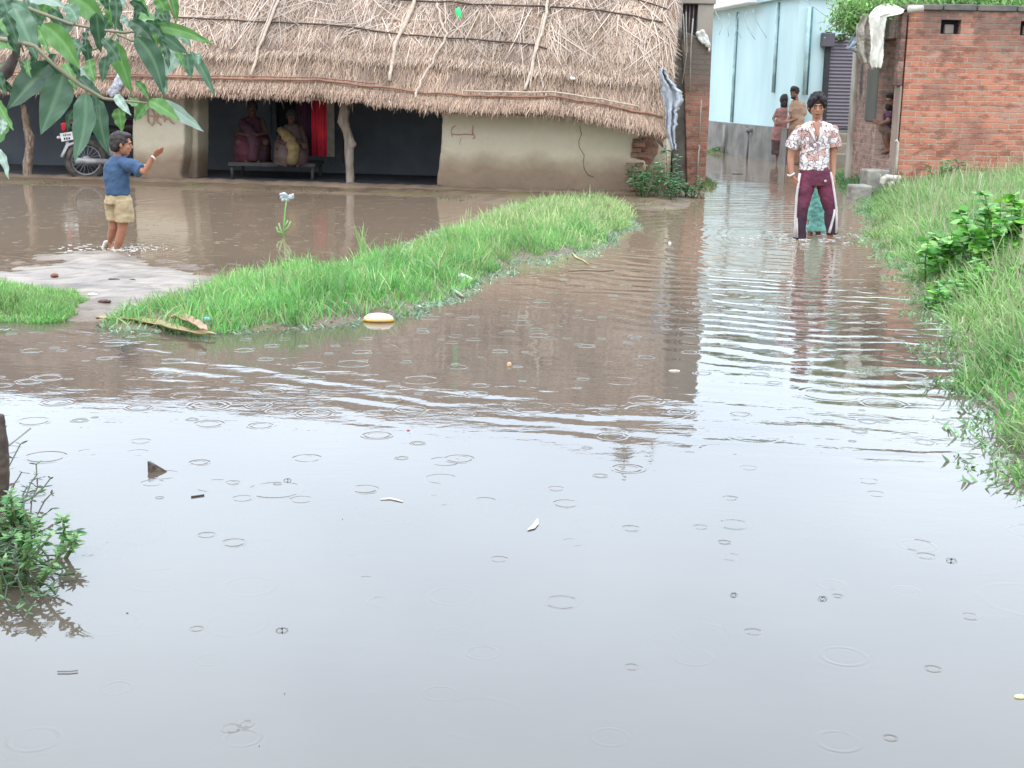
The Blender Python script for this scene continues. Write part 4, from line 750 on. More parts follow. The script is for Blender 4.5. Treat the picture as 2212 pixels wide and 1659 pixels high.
R_ = np.array([list(q) for q in rt_ for _ in range(4)]); n_ = len(R_); a = rng.uniform(0, 6.28, n_)
v, f, c = blades(R_, np.stack([np.cos(a), np.sin(a), rng.uniform(-.1, .6, n_)], 1), rng.uniform(.018, .04, n_), rng.uniform(.006, .010, n_), colmix(n_, [(.06, .09, .05), (.10, .17, .08), (.13, .26, .09)], .2), 3, .1, None, (.3, 1, .8, .05)); npmesh('leaves', v, f, MATG, parent=th, cols=c)
# sparse shoots in the left pool
def tuft(base, n, h, label, wd=.012, pal=GP, cat='plant', lean=.25):
    n_ = n; r0 = np.tile(np.array(base)[None], (n_, 1))+rng.normal(0, .025, (n_, 3))*[1, 1, 0]
    v, f, c = blades(r0, np.stack([rng.normal(0, lean, n_), rng.normal(0, lean, n_), np.ones(n_)], 1), rng.uniform(.5, 1, n_)*h, np.full(n_, wd), colmix(n_, pal), 4, rng.uniform(0, .35, n_), None)
    return npmesh('grass_tuft', v, f, MATG, cols=c, label=label, cat=cat)
tuft(G(785, 545), 12, .38, 'thin upright grass shoot standing in the pool behind the grass strip', .014, [(.30, .42, .18), (.22, .36, .12)])
tuft(G(1012, 470), 8, .16, 'tiny pale stalks at the rear edge of the grass strip', .014, [(.42, .45, .25)], lean=.15)
fl = thing('flagged_stem', 'slim green stem with a white plastic scrap on top in the pool', 'plant', G(613, 512))
b = B(); 
for pts in ([(613, 514), (614, 480), (616, 452), (620, 428)], [(613, 512), (606, 495), (602, 482)], [(614, 500), (624, 488), (628, 478)], [(613, 505), (600, 500), (597, 490)], [(615, 490), (622, 476)]):
    Yf = G(613, 512).y; b.tube([V(x, y, Yf) for x, y in pts], [.012]+[.008]*(len(pts)-1), 6)
obj('stem', b, M('fresh_stem', (.20, .42, .12), (.28, .45, .2), bump=0), fl)
b = B().prism([V(x, y, Yf) for x, y in [(604, 420), (614, 418), (622, 423), (632, 421), (633, 428), (624, 433), (610, 433)]], (0, .03, 0)); soft(obj('plastic_scrap', b, M('clear_plastic', (.44, .48, .50), (.30, .35, .36), 30, rough=.3, bump=0), fl), .006, 1, .04, .02)
# creeper over the right house, tree crowns seen in the reflection
def crown(name, label, cat, base, cen, rad, n, ll, pal, trunk=.12, parts=True, seeds=14):
    th = thing(name, label, cat, base); b = B(); cs = []
    for i in range(seeds):
        a = random.uniform(0, 6.28); q = Vector(cen)+Vector((math.cos(a)*rad[0]*random.uniform(.2, .8), math.sin(a)*rad[1]*random.uniform(.2, .8), rad[2]*random.uniform(-.7, .8))); cs.append((q, random.uniform(.3, .55)))
        b.tube([Vector(base)+Vector((0, 0, (cen[2]-base[2])*.35)), Vector(base).lerp(q, .6)+Vector((0, 0, .15)), q], [trunk*.45, trunk*.3, trunk*.1], 6)
    b.tube([base, Vector(base).lerp(Vector(cen), .5)+Vector((.05, 0, 0)), cen], [trunk, trunk*.75, trunk*.4], 8)
    obj('trunk', b, M('bark', (.17, .13, .10), (.10, .08, .06), 8) if 'bark' not in bpy.data.materials else bpy.data.materials['bark'], th)
    k = rng.integers(0, seeds, n); C_ = np.array([list(q) for q, _ in cs])[k]; R_ = np.array([r_ for _, r_ in cs])[k][:, None]*np.array(rad)[None]
    g = rng.normal(0, 1, (n, 3)); g /= np.linalg.norm(g, axis=1, keepdims=True); root = C_+g*R_*rng.random((n, 1))**.4
    d = g+rng.normal(0, .6, (n, 3)); v, f, c = blades(root, d, rng.uniform(*ll, n), rng.uniform(ll[0]*.35, ll[1]*.45, n), colmix(n, pal, .22), 2, .25, None, (.2, 1, .1)); npmesh('crown', v, f, MATG, parent=th, cols=c); return th
TG = [(.09, .20, .05), (.14, .30, .08), (.06, .13, .04), (.20, .38, .12)]
crown('tree', 'leafy tree rising behind the far blue house, mirrored in the lane water', 'tree', (7.2, 38, 0), (7.0, 38, 4.6), (1.9, 1.5, 1.3), 5200, (.15, .3), TG, .2)
crown('tree', 'slender tree behind the grey concrete house', 'tree', (2.45, 29.5, 0), (2.45, 29.3, 5.1), (.45, .5, 1.1), 1600, (.12, .22), TG, .12, seeds=8)
th = thing('creeper', 'bright green creeper spilling over the top of the brick house', 'creeper', (8.5, 22.2, 2.6))
sp = []
for i in range(60):
    t_ = random.random(); sp.append(V(1850+t_*400, random.uniform(-22, 13), random.uniform(20.75, 23.2)))
for i in range(15): sp.append(V(random.uniform(1838, 1878), random.uniform(-15, 52), random.uniform(21.6, 23)))
for i in range(7): sp.append(V(random.uniform(1828, 1850), random.uniform(30, 66), random.uniform(22, 23)))
for q in sp[::3]: obj('vine_stem', B().tube([Vector((q.x+.1, q.y+.4, 2.4)), Vector((q.x, q.y+.2, q.z-.1)), q], [.012, .01, .005], 5), MSTEM, th)
n_ = 11000; k = rng.integers(0, len(sp), n_); C_ = np.array([list(q) for q in sp])[k]; g = rng.normal(0, 1, (n_, 3)); R_ = np.where(k < 60, .2, .14)[:, None]
root = C_+g*R_*np.array([[1.1, .8, .7]]); d = rng.normal(0, 1, (n_, 3))+np.array([[0, -.5, -.2]])
v, f, c = blades(root, d, rng.uniform(.05, .11, n_), rng.uniform(.02, .045, n_), colmix(n_, [(.16, .38, .08), (.24, .48, .12), (.10, .24, .06), (.32, .52, .18), (.30, .36, .18)], .2), 2, .2, None, (.3, 1, .1)); npmesh('leaves', v, f, MATG, parent=th, cols=c)
# ---------------------------------------------------------------- mango branch in front
mg = thing('mango_tree', 'mango branches with long drooping leaves hanging into the upper left', 'tree', (-3.1, 4.4, -.2))
barkm = M('mango_bark', (.20, .17, .15), (.11, .09, .08), 14, .9, .6, 40)
def Z(x, y, Y): return V(x*.2696, y*.2696, Y)
b = B(); b.tube([(-3.1, 4.4, -.3), (-3.05, 4.4, .8), (-2.95, 4.35, 1.6), (-2.7, 4.3, 2.1), (-2.2, 4.2, 2.35)], [.16, .13, .11, .07, .04], 12); b.tube([(-2.98, 4.37, 1.4), (-2.6, 4.2, 1.55), Z(-60, 660, 4.0), Z(60, 560, 3.95), Z(125, 450, 3.9), Z(150, 300, 3.9)], [.07, .05, .026, .020, .012, .008], 9)
obj('trunk', b, barkm, mg)
tw = M('twig', (.30, .24, .17), (.20, .22, .12), 20, .7, .1)
for pts, r_ in (([(-700, -260, 4.0), (-200, -60, 3.9), (100, -20, 3.8), (260, 80, 3.7), (560, 190, 3.7), (850, 245, 3.7), (1000, 262, 3.7), (1130, 245, 3.7), (1230, 205, 3.7)], [.03, .018, .012, .008, .007, .006, .006, .005, .004]),
                ([(-100, 300, 3.8), (140, 330, 3.7), (280, 370, 3.6), (430, 520, 3.6), (640, 680, 3.6), (830, 790, 3.6), (1010, 810, 3.6), (1180, 825, 3.6)], [.012, .010, .008, .008, .009, .007, .005, .004]),
                ([(125, 450, 3.9), (200, 520, 3.9), (330, 520, 3.85)], [.01, .007, .005]), ([(640, 410, 4.1), (760, 395, 4.1), (860, 340, 4.1), (930, 250, 4.1)], [.004, .006, .006, .006]),
                ([(930, 270, 3.8), (1060, 330, 3.8), (1240, 240, 3.8), (1420, 360, 3.8), (1500, 425, 3.8)], [.005, .005, .005, .004, .003]), ([(1330, -40, 4), (1370, 60, 4), (1410, 190, 4)], [.005, .004, .003]),
                ([(0, 120, 3.9), (120, 210, 3.9), (190, 420, 3.9)], [.006, .006, .004]), ([(1030, 820, 3.7), (1035, 740, 3.7)], [.004, .003])):
    obj('branch', B().tube([Z(*q) for q in pts], [x*.62 for x in r_], 7), tw, mg)
MD = (.042, .102, .052); MB_ = (.090, .175, .105); MG_ = (.11, .25, .065); ML = (.17, .33, .13); MP = (.32, .42, .34)
LV = [(340, 190, 640, 560, 170, MG_), (510, 590, 325, 1078, 235, MB_), (400, 510, 60, 880, 250, MD), (685, 740, 600, 1300, 185, MB_), (785, 795, 870, 1240, 150, MD), (890, 318, 1055, 752, 150, MG_), (1090, 290, 1315, 775, 160, MD),
      (950, 865, 975, 1058, 110, MG_), (1190, 805, 1440, 970, 120, MG_), (1280, 810, 1635, 1055, 105, MP), (1180, 830, 1080, 968, 110, MG_), (1010, 805, 1170, 850, 70, ML), (1225, 205, 1712, 358, 90, MG_), (1235, 235, 1505, 432, 130, MB_), (1500, 425, 1535, 632, 90, MB_),
      (1440, 405, 1325, 615, 120, MP), (1525, 410, 1725, 780, 75, MB_), (925, 755, 1050, 925, 70, MP), (630, 615, 825, 785, 95, MD), (720, 475, 765, 665, 90, MG_), (850, 450, 820, 660, 80, MB_), (560, -40, 850, 210, 190, MG_), (790, -20, 945, 70, 130, MG_),
      (230, -10, 530, 65, 110, MP), (110, 60, 300, 480, 190, MB_), (0, -40, 75, 140, 130, MB_), (-60, 330, 150, 405, 150, MG_), (-30, 800, 112, 1045, 90, MG_), (-60, 1180, 85, 1000, 110, MG_), (-20, 1190, 70, 1438, 60, MP), (1250, -30, 1355, 190, 95, MG_), (1100, 175, 1300, 175, 105, ML),
      (980, 120, 1045, 225, 50, MP), (1080, -20, 1200, 110, 80, MG_), (520, 40, 625, 195, 100, MB_), (560, 480, 640, 640, 60, MD), (640, 540, 745, 665, 90, MP), (860, 480, 960, 450, 80, MB_), (1330, 330, 1250, 470, 60, MG_), (960, -30, 1010, 60, 60, MP), (1600, 430, 1590, 530, 45, MB_),
      (1400, 260, 1530, 380, 90, MB_), (430, -40, 330, 160, 90, MG_), (200, 0, 340, 300, 120, MD), (0, 640, 140, 770, 60, MD), (1090, 650, 1190, 800, 60, MG_), (1270, 590, 1330, 770, 60, MB_), (250, 380, 290, 520, 60, MD), (0, 150, 110, 330, 110, MG_), (590, 880, 540, 1060, 50, MD),
      (1370, -60, 1420, 170, 90, MG_), (1300, 330, 1350, 560, 60, MD), (-30, 560, 40, 760, 70, MD), (300, -60, 460, 90, 90, MG_), (480, 380, 620, 500, 80, ML), (860, 0, 900, 230, 80, MG_), (1150, 60, 1060, 190, 60, MG_), (20, 950, 10, 1080, 60, MP), (770, 700, 790, 980, 50, MD), (1400, 380, 1480, 560, 60, ML), (30, 60, -10, 260, 120, MD), (170, 470, 200, 620, 60, MD)]
for _ in range(54):
    x_ = random.uniform(-80, 1350); y_ = random.uniform(-80, 560 if x_ < 700 else (330 if x_ < 1000 else 200)); L_ = random.uniform(120, 330); a_ = random.uniform(.5, 2.3); LV.append((x_, y_, x_+L_*math.cos(a_), y_+L_*math.sin(a_), L_*random.uniform(.3, .42), random.choice([MD, MB_, MG_, MD, MD])))
vs_, fs_, cs_ = [], [], []; o = 0
for i, (x0, y0, x1, y1, wd, col) in enumerate(LV):
    Y = 3.55+(i*37 % 17)*.035; a = np.array(Z(x0, y0, Y)); c_ = np.array(Z(x1, y1, Y+random.uniform(-.05, .03))); W_ = wd*.2696/FPX*Y*1.12; L = np.linalg.norm(c_-a); d = (c_-a)/L
    nr = np.array([random.gauss(0, .25), -1, random.gauss(.25, .2)]); sd_ = np.cross(d, nr); sd_ /= np.linalg.norm(sd_); nr = np.cross(sd_, d); bend = np.array([0, 0, 1])*L*random.uniform(.03, .10)+sd_*L*random.uniform(-.07, .07)
    m_, kk = 13, 4; tone = np.array(col)*random.uniform(.85, 1.2)
    for j in range(m_+1):
        t = j/m_; wl = W_*.5*(math.sin(math.pi*min(1, t**.8*1.02))**.75*(1-.25*t) if t < 1 else 0)+.0006
        for k in range(-kk, kk+1):
            u_ = k/kk; q = a+d*L*t+bend*math.sin(math.pi*t)+sd_*wl*u_+nr*(abs(u_)*wl*.28+.004*math.sin(t*19+i)*abs(u_)); vs_.append(q)
            cc = tone*(1+.10*((j+abs(k)) % 2)) if k else tone*1.2+np.array([.06, .08, .04]); cs_.append(cc)
    kn = 2*kk+1
    for j in range(m_):
        for k in range(2*kk): p_ = o+j*kn+k; fs_.append([p_, p_+1, p_+kn+1, p_+kn])
    o += (m_+1)*kn
ML_ = MV('mango_leaf', .33, .5, sub=.22); npmesh('leaves', np.array(vs_), np.array(fs_), ML_, parent=mg, cols=np.clip(np.array(cs_), 0, 1), smooth=True)
# post and stick on the left edge
pw = M('black_wet_wood', (.045, .042, .045), (.11, .08, .055), 9, .5, .6, 20)
q = G(2, 1105); b = B().tube([q+Vector((-.02, 0, -.2)), q+Vector((-.018, 0, .02)), V(3, 1040, q.y), V(1, 985, q.y), V(2, 940, q.y), V(-2, 895, q.y)], [.03, .030, .026, .028, .020, .016], 9); soft(obj('wooden_post', b, pw, None, 'black wet wooden post standing in water at the left edge', 'post'), .006, 1, .012, .04)
b = B().tube([V(-10, 985, q.y-.02), V(66, 925, q.y+.35)], .0035, 5); obj('stick', b, M('grey_stick', (.28, .27, .26), bump=0), None, 'thin bare stick slanting out from the black post', 'stick')

# ---------------------------------------------------------------- people
SK = M('skin_brown', (.44, .225, .145), (.36, .175, .11), 5, .55, .1, 60, spec=.35); SKD = M('skin_dark', (.28, .15, .10), (.22, .11, .08), 5, .6, .1)
HR = M('black_hair', (.022, .018, .019), (.055, .044, .047), 30, .65, .6, 60, spec=.2, stretch=(3, 3, .6)); EYE = M('eye_dark', (.015, .012, .012), rough=.25, bump=0); LIP = M('lip', (.22, .075, .06), bump=0); EW = M('eye_white', (.55, .5, .46), bump=0)
def hand(b, wr, dr, side, nrm, s=1.0, curl=.5):
    dr, side, nrm = dr.normalized(), side.normalized(), nrm.normalized(); kn = wr+dr*.075*s
    for u in (-.022, -.008, .008, .022): b.cap([wr+side*u*.7*s, kn+side*u*s], [.014*s, .013*s], 8)
    for u, L in ((-.029, .058), (-.010, .07), (.010, .074), (.029, .066)):
        q0 = kn+side*u*s; q1 = q0+(dr+nrm*curl*.5).normalized()*L*.5*s; q2 = q1+(dr+nrm*curl*1.4).normalized()*L*.5*s; b.cap([q0, q1, q2], [.0095*s, .0088*s, .0075*s], 7)
    t0 = wr+dr*.02*s+side*.026*s; b.cap([t0, t0+(side*.7+dr*.8).normalized()*.035*s, t0+(side*.35+dr*1).normalized()*.062*s+nrm*.012*s], [.012*s, .011*s, .0085*s], 7)
def headg(b, c, s, fw, up=Vector((0, 0, 1))):      # skull, jaw, nose, ears, neck start; s = head height
    fw = fw.normalized(); rt = fw.cross(up).normalized(); up = rt.cross(fw).normalized(); R_ = Matrix((rt, fw, up)).transposed()
    L = lambda x, y, z: c+R_ @ Vector((x*s, y*s, z*s))
    b.ell(L(0, -.06, .10), (.335*s, .42*s, .38*s), R_); b.ell(L(0, .10, -.14), (.275*s, .28*s, .33*s), R_); b.ell(L(0, .20, -.36), (.15*s, .14*s, .12*s), R_)
    b.cap([L(0, .36, .02), L(0, .45, -.11)], [.04*s, .062*s], 7); b.ell(L(0, .34, -.25), (.10*s, .07*s, .05*s), R_)
    for k in (-1, 1): b.ell(L(k*.34, -.04, -.05), (.045*s, .08*s, .12*s), R_); b.ell(L(k*.16, .24, -.10), (.11*s, .10*s, .10*s), R_)
    b.ell(L(0, .335, .10), (.24*s, .06*s, .05*s), R_); return L, R_
def face(par, L, R_, s, brow=True):
    for k in (-1, 1):
        ey = obj('eye', B().ell(L(k*.145, .362, .0), (.060*s, .03*s, .028*s), R_, 10, 6), EW, par); ORG[ey.name] = ORG[par.name]
        obj('pupil', B().ell(L(k*.145, .384, .0), (.036*s, .02*s, .030*s), R_, 8, 6), EYE, ey)
        obj('eyebrow', B().tube([L(k*.05, .385, .085), L(k*.15, .385, .12), L(k*.25, .33, .09)], [.016*s, .026*s, .012*s], 6), HR, par)
    obj('mouth', B().tube([L(-.11, .36, -.275), L(-.05, .385, -.268), L(0, .395, -.272), L(.05, .385, -.268), L(.11, .36, -.275)], [.012*s, .028*s, .034*s, .028*s, .012*s], 7), LIP, par)
X_ = Vector((1, 0, 0)); Yv = Vector((0, 1, 0)); Zv = Vector((0, 0, 1))
# wading teenager
TY = TEEN.y; J = lambda x, y, dy=0: V(x, y, TY+dy)
pt = thing('person', 'person wading in printed white shirt and maroon track pants with white side stripes', 'person', Vector((TEEN.x, TEEN.y, -.2)))
b = B(); hc = J(1765, 230); fwd = Vector((-.10, -1, -.12)); L, R_ = headg(b, hc, .240, fwd)
b.cap([J(1766, 244, .015), J(1765, 268, .02)], [.05, .055]); b.cap([J(1742, 277, .02), J(1788, 277, .02)], [.048, .048]); b.loft([(J(1760, 375), .11, .075), (J(1761, 320), .12, .085), (J(1765, 285), .145, .09), (J(1765, 272, .01), .09, .06)])
b.prism([J(1757, 264, -.10), J(1774, 264, -.10), J(1766, 298, -.150)], (0, .06, 0))
b.cap([J(1727, 280, .01), J(1712, 318, .02), J(1708, 342, .02), J(1709, 362, .0), J(1711, 378, -.02)], [.048, .042, .037, .033, .024])
hand(b, J(1711, 379, -.02), J(1720, 402, -.04)-J(1711, 378, -.02), Vector((.5, -1, 0)), X_, 1.0, .35)
b.cap([J(1802, 280, .01), J(1802, 318, .03), J(1799, 345, .03), J(1800, 378, .0)], [.048, .041, .036, .023])
hand(b, J(1800, 379, .0), J(1803, 402, -.02)-J(1800, 379, .0), Vector((-.5, -1, 0)), -X_, .95, .35)
kL, kR = J(1735, 450, -.03), J(1791, 450, .02)
b.cap([J(1744, 385), kL, Vector((TEEN.x-.155, TY+.02, -.12)), Vector((TEEN.x-.155, TY-.02, -.19))], [.065, .040, .028, .028]); b.cap([J(1780, 385), kR, Vector((TEEN.x+.165, TY+.02, -.12)), Vector((TEEN.x+.165, TY-.02, -.19))], [.065, .040, .028, .028])
for dx in (-.155, .165): b.cap([Vector((TEEN.x+dx, TY, -.2)), Vector((TEEN.x+dx*1.15, TY-.17, -.215))], [.035, .028])
b.ell(J(1762, 383), (.12, .08, .09))
soft(obj('body', b, SK, pt), .0055, 3); face(pt, L, R_, .240)
b = B(); LL = L; s = .240
b.ell(LL(0, -.10, .16), (.41*s, .46*s, .40*s), R_); b.ell(LL(0, -.25, -.05), (.36*s, .30*s, .36*s), R_)
for k in (-1, 1):
    b.cap([LL(k*.03, .18, .50), LL(k*.17, .345, .36), LL(k*.28, .31, .15)], [.11*s, .105*s, .06*s]); b.cap([LL(k*.12, .05, .50), LL(k*.30, .15, .28), LL(k*.35, .12, .02)], [.11*s, .10*s, .06*s]); b.cap([LL(k*.2, -.1, .46), LL(k*.36, -.08, .15), LL(k*.34, -.15, -.12)], [.09*s, .08*s, .06*s])
b.cap([LL(-.2, .1, .53), LL(-.02, .12, .58), LL(.15, .05, .54)], [.07*s, .08*s, .07*s]); b.ell(LL(-.12, 0, .56), .09*s)
soft(obj('hair', b, HR, pt), .005, 2, .022, .03, .42)
shirtm, n, p = nmat('printed_shirt'); N = n.nodes.new; t = N('ShaderNodeTexCoord'); wv = N('ShaderNodeTexNoise'); wv.inputs['Scale'].default_value = 14; link(n, t.outputs['Object'], wv.inputs['Vector'])
vm = N('ShaderNodeVectorMath'); vm.operation = 'MULTIPLY_ADD'; vm.inputs[1].default_value = (.13, .13, .13); link(n, wv.outputs['Color'], vm.inputs[0]); link(n, t.outputs['Object'], vm.inputs[2])
vo = N('ShaderNodeTexVoronoi'); vo.feature = 'DISTANCE_TO_EDGE'; vo.inputs['Scale'].default_value = 15; link(n, vm.outputs[0], vo.inputs['Vector'])
vc = N('ShaderNodeTexVoronoi'); vc.inputs['Scale'].default_value = 15; link(n, vm.outputs[0], vc.inputs['Vector']); vo2 = N('ShaderNodeTexVoronoi'); vo2.feature = 'DISTANCE_TO_EDGE'; vo2.inputs['Scale'].default_value = 34; link(n, vm.outputs[0], vo2.inputs['Vector'])
def ramp(src, st, interp='LINEAR'):
    r = N('ShaderNodeValToRGB'); link(n, src, r.inputs[0]); r.color_ramp.interpolation = interp
    for i, (po, c_) in enumerate(st):
        e_ = r.color_ramp.elements[i] if i < 2 else r.color_ramp.elements.new(po); e_.position = po; e_.color = (*c_, 1)
    return r.outputs[0]
sc2 = N('ShaderNodeSeparateColor'); link(n, vc.outputs['Color'], sc2.inputs[0])
basec = ramp(sc2.outputs[0], [(.0, (.80, .79, .79)), (.58, (.80, .79, .79)), (.64, (.62, .40, .36)), (.82, (.72, .55, .50)), (.9, (.42, .33, .34))], 'CONSTANT')
ed = ramp(vo.outputs['Distance'], [(0, (.26, .20, .21)), (.045, (.38, .30, .31)), (.075, (1, 1, 1))]); ed2 = ramp(vo2.outputs['Distance'], [(0, (.52, .38, .38)), (.05, (.6, .5, .5)), (.09, (1, 1, 1))])
def mul(a, b_, f=1.0):
    q = N('ShaderNodeMix'); q.data_type = 'RGBA'; q.blend_type = 'MULTIPLY'; q.inputs[0].default_value = f; link(n, a, q.inputs[6]); link(n, b_, q.inputs[7]); return q.outputs[2]
link(n, mul(mul(basec, ed), ed2, .75), p.inputs['Base Color']); p.inputs['Roughness'].default_value = .8
b = B(); b.loft([(J(1759, 367), .155, .115), (J(1759, 350), .150, .115), (J(1761, 320), .150, .118), (J(1763, 295), .160, .118), (J(1764, 280), .175, .11), (J(1765, 271), .165, .085), (J(1765, 262, .01), .075, .066)])
b.tube([J(1733, 279, .005), J(1722, 292, .01), J(1714, 306, .01), J(1709, 319, .02)], [.054, .060, .066, .070], 14); b.tube([J(1797, 279, .005), J(1801, 292, .01), J(1803, 306, .02), J(1803, 318, .02)], [.054, .058, .063, .067], 14)
b.cap([J(1741, 279, .005), J(1789, 279, .005)], [.056, .056]); sh_ = obj('shirt', b, shirtm, pt); soft(sh_, .0065, 4, .022, .07)
b = B()
for k in (-1, 1): b.prism([J(1765+k*2, 309, -.142), J(1765+k*5, 294, -.15), J(1765+k*12, 270, -.115), J(1765+k*11, 261, -.05), J(1765+k*16, 262, -.055), J(1765+k*19, 276, -.105), J(1765+k*9, 297, -.142)], (0, .018, 0))
ORG[sh_.name] = ORG[pt.name]; cm = M('collar_cloth', (.80, .76, .74), (.66, .50, .47), 12, .8, .1); soft(obj('collar', b, cm, sh_), .006, 1)
mar = M('maroon_cloth', (.175, .035, .075), (.11, .03, .055), 6, .75, .3, 20); b = B()
b.loft([(J(1761, 400), .155, .105), (J(1761, 385), .162, .115), (J(1760, 364), .148, .11), (J(1760, 360), .14, .105)])
b.tube([J(1744, 385), J(1738, 415, -.02), J(1732, 452, -.03), J(1729, 480, -.01), J(1727, 508, .0), J(1727, 515, .0)], [.088, .083, .064, .062, .060, .062], 16); b.tube([J(1778, 385), J(1785, 415), J(1793, 452, .0), J(1795, 480, .01), J(1797.5, 505, .01)], [.088, .080, .064, .060, .056], 16)
_n = mar.node_tree; _p = _n.nodes['Principled BSDF']; _src = _p.inputs['Base Color'].links[0].from_socket; _t = _n.nodes.new('ShaderNodeTexCoord'); _s = _n.nodes.new('ShaderNodeSeparateXYZ'); _n.links.new(_t.outputs['Object'], _s.inputs[0])
_r = _n.nodes.new('ShaderNodeMapRange'); _r.inputs[1].default_value = .38; _r.inputs[2].default_value = .62; _n.links.new(_s.outputs[2], _r.inputs[0]); _m = _n.nodes.new('ShaderNodeMix'); _m.data_type = 'RGBA'; _n.links.new(_r.outputs[0], _m.inputs[0]); _m.inputs[6].default_value = (.055, .03, .05, 1); _n.links.new(_src, _m.inputs[7]); _n.links.new(_m.outputs[2], _p.inputs['Base Color'])   # soaked lower legs
tr_ = obj('track_pants', b, mar, pt); soft(tr_, .0065, 4, .03, .1); ORG[tr_.name] = ORG[pt.name]
stw = M('white_stripe', (.75, .70, .70), bump=0)
for pts in ([(1728, 374), (1724, 400), (1721, 425), (1719.5, 450), (1718, 480), (1716.5, 512)], [(1794, 372), (1799, 400), (1803, 425), (1806.5, 452), (1806.5, 480), (1806, 503)], [(1803, 452), (1800, 470), (1795, 490), (1791, 503)], [(1720, 470), (1721, 490), (1721.5, 513)]):
    b = B().tube([J(x, y, -.055 if j_ > 0 else -.05) for j_, (x, y) in enumerate(pts)], .0125, 6, 2.6, fdir=Yv); obj('stripe', b, stw, tr_)
q = J(1783, 391, -.118); obj('emblem', B().ell(q, (.014, .006, .014), nu=12, nv=6), M('emblem_white', (.8, .6, .6), bump=0), tr_)
b = B().tube([J(1701.5, 378, -.03), J(1706, 380, -.055), J(1712, 377, -.06), J(1716, 374, -.04)], .010, 7); obj('bracelet', b, M('white_band', (.8, .78, .75), bump=0), pt)
# toddler behind
q = G(1763, 508); tk = thing('person', 'small child in a teal smock half hidden behind the wading teenager', 'person', Vector((q.x, q.y, -.2))); K2 = lambda x, y, dy=0: V(x, y, q.y+dy)
b = B(); L, R_ = headg(b, K2(1762, 384), .15, Vector((0, -1, .1))); b.cap([K2(1761, 395), K2(1761, 410)], [.035, .045]); b.loft([(K2(1762, 470), .07, .06), (K2(1761, 415), .075, .055)])
b.cap([K2(1768, 412), K2(1772, 430, .03), K2(1770, 448, -.03)], [.03, .026, .02]); b.cap([K2(1754, 412), K2(1750, 430, .03), K2(1754, 448, -.03)], [.03, .026, .02])
for x_ in (1750, 1768): b.cap([K2(x_+2, 475), K2(x_, 498), Vector((K2(x_, 500).x, q.y, -.18)), Vector((K2(x_, 500).x, q.y-.1, -.2))], [.04, .032, .024, .022])
soft(obj('body', b, SKD, tk), .006, 2); face(tk, L, R_, .15); b = B(); b.ell(L(0, -.1, .16), (.06, .068, .058), R_); soft(obj('hair', b, HR, tk), .007, 1)
b = B().loft([(K2(1764, 499), .10, .085), (K2(1764, 480), .098, .08), (K2(1763, 450), .085, .075), (K2(1761, 425), .068, .06), (K2(1761, 409), .06, .05)]); soft(obj('smock', b, M('teal_cloth', (.22, .50, .43), (.14, .38, .33), 5, .8, .3, 18), tk), .007, 3, .045, .06)
# playing child
KY = KID.y; k1 = thing('person', 'child in blue T-shirt and khaki shorts splashing in the left pool, arm out', 'person', Vector((KID.x, KID.y, 0))); Q = lambda x, y, dy=0: V(x, y, KY+dy)
s = .205; b = B(); fwd = Vector((1, .28, -.12)); L, R_ = headg(b, Q(264, 311), s, fwd)
b.cap([Q(258, 326, .02), Q(256, 345, .02)], [.042, .05]); b.loft([(Q(255, 425, .0), .10, .075), (Q(254, 385), .10, .08), (Q(255, 358), .11, .08), (Q(256, 345), .07, .06)]); b.ell(Q(256, 425), (.105, .085, .09))
b.cap([Q(270, 350, -.04), Q(298, 366, -.10), Q(312, 371, -.12), Q(323, 354, -.13), Q(331, 338, -.14)], [.040, .036, .031, .027, .019]); hand(b, Q(331, 338, -.14), Q(346, 326, -.16)-Q(331, 338, -.14), Vector((.1, -.6, .8)), Vector((.2, .4, 1)), .85, -.15)
b.cap([Q(246, 352, .09), Q(262, 372, .2), Q(285, 366, .28), Q(298, 358, .30)], [.042, .034, .028, .02]); hand(b, Q(298, 358, .3), X_, Yv, Zv, .8, .2)
b.cap([Q(264, 440, -.02), Q(265, 495, -.02), Q(258, 520, 0), Q(252.5, 537, .02), Q(252, 548, .02)], [.066, .045, .042, .028, .028]); b.cap([Q(252, 545, .02), Q(262, 547, .0)], [.028, .024])
b.cap([Q(248, 440, .05), Q(245, 492, .05), Q(241, 508, .08), Q(238, 520, .12)], [.064, .043, .038, .025]); b.cap([Q(238, 520, .12), Q(236, 528, .13), Q(241, 535, .12)], [.024, .028, .018])
soft(obj('body', b, M('skin_child', (.40, .19, .12), (.33, .15, .09), 5, .5, .1), k1), .0055, 3); face(k1, L, R_, s)
b = B(); b.ell(L(0, -.13, .15), (.385*s, .44*s, .40*s), R_); b.ell(L(0, -.28, -.06), (.34*s, .27*s, .33*s), R_); b.ell(L(0, .1, .38), (.28*s, .27*s, .14*s), R_); b.cap([L(-.3, .02, .2), L(-.34, .03, .02)], [.07*s, .05*s]); b.cap([L(.3, .02, .2), L(.34, .03, .02)], [.07*s, .05*s]); soft(obj('hair', b, M('brown_black_hair', (.028, .022, .022), (.055, .045, .042), 30, .7, .6, 60), k1), .005, 2, .018, .03, .42)
b = B(); b.loft([(Q(254, 420, .0), .108, .10), (Q(254, 395), .105, .10), (Q(252, 370), .118, .10), (Q(251, 354), .112, .095), (Q(255, 344), .075, .07), (Q(257, 338), .05, .052)])
b.tube([Q(262, 352, -.04), Q(280, 358, -.07), Q(295, 364, -.09), Q(304, 368, -.10)], [.055, .058, .058, .06], 14); b.tube([Q(246, 352, .08), Q(254, 362, .14), Q(263, 370, .2)], [.05, .052, .054], 12)
soft(obj('t_shirt', b, M('blue_jersey', (.062, .112, .20), (.045, .085, .16), 4, .85, .3, 14), k1), .0065, 4, .035, .09)
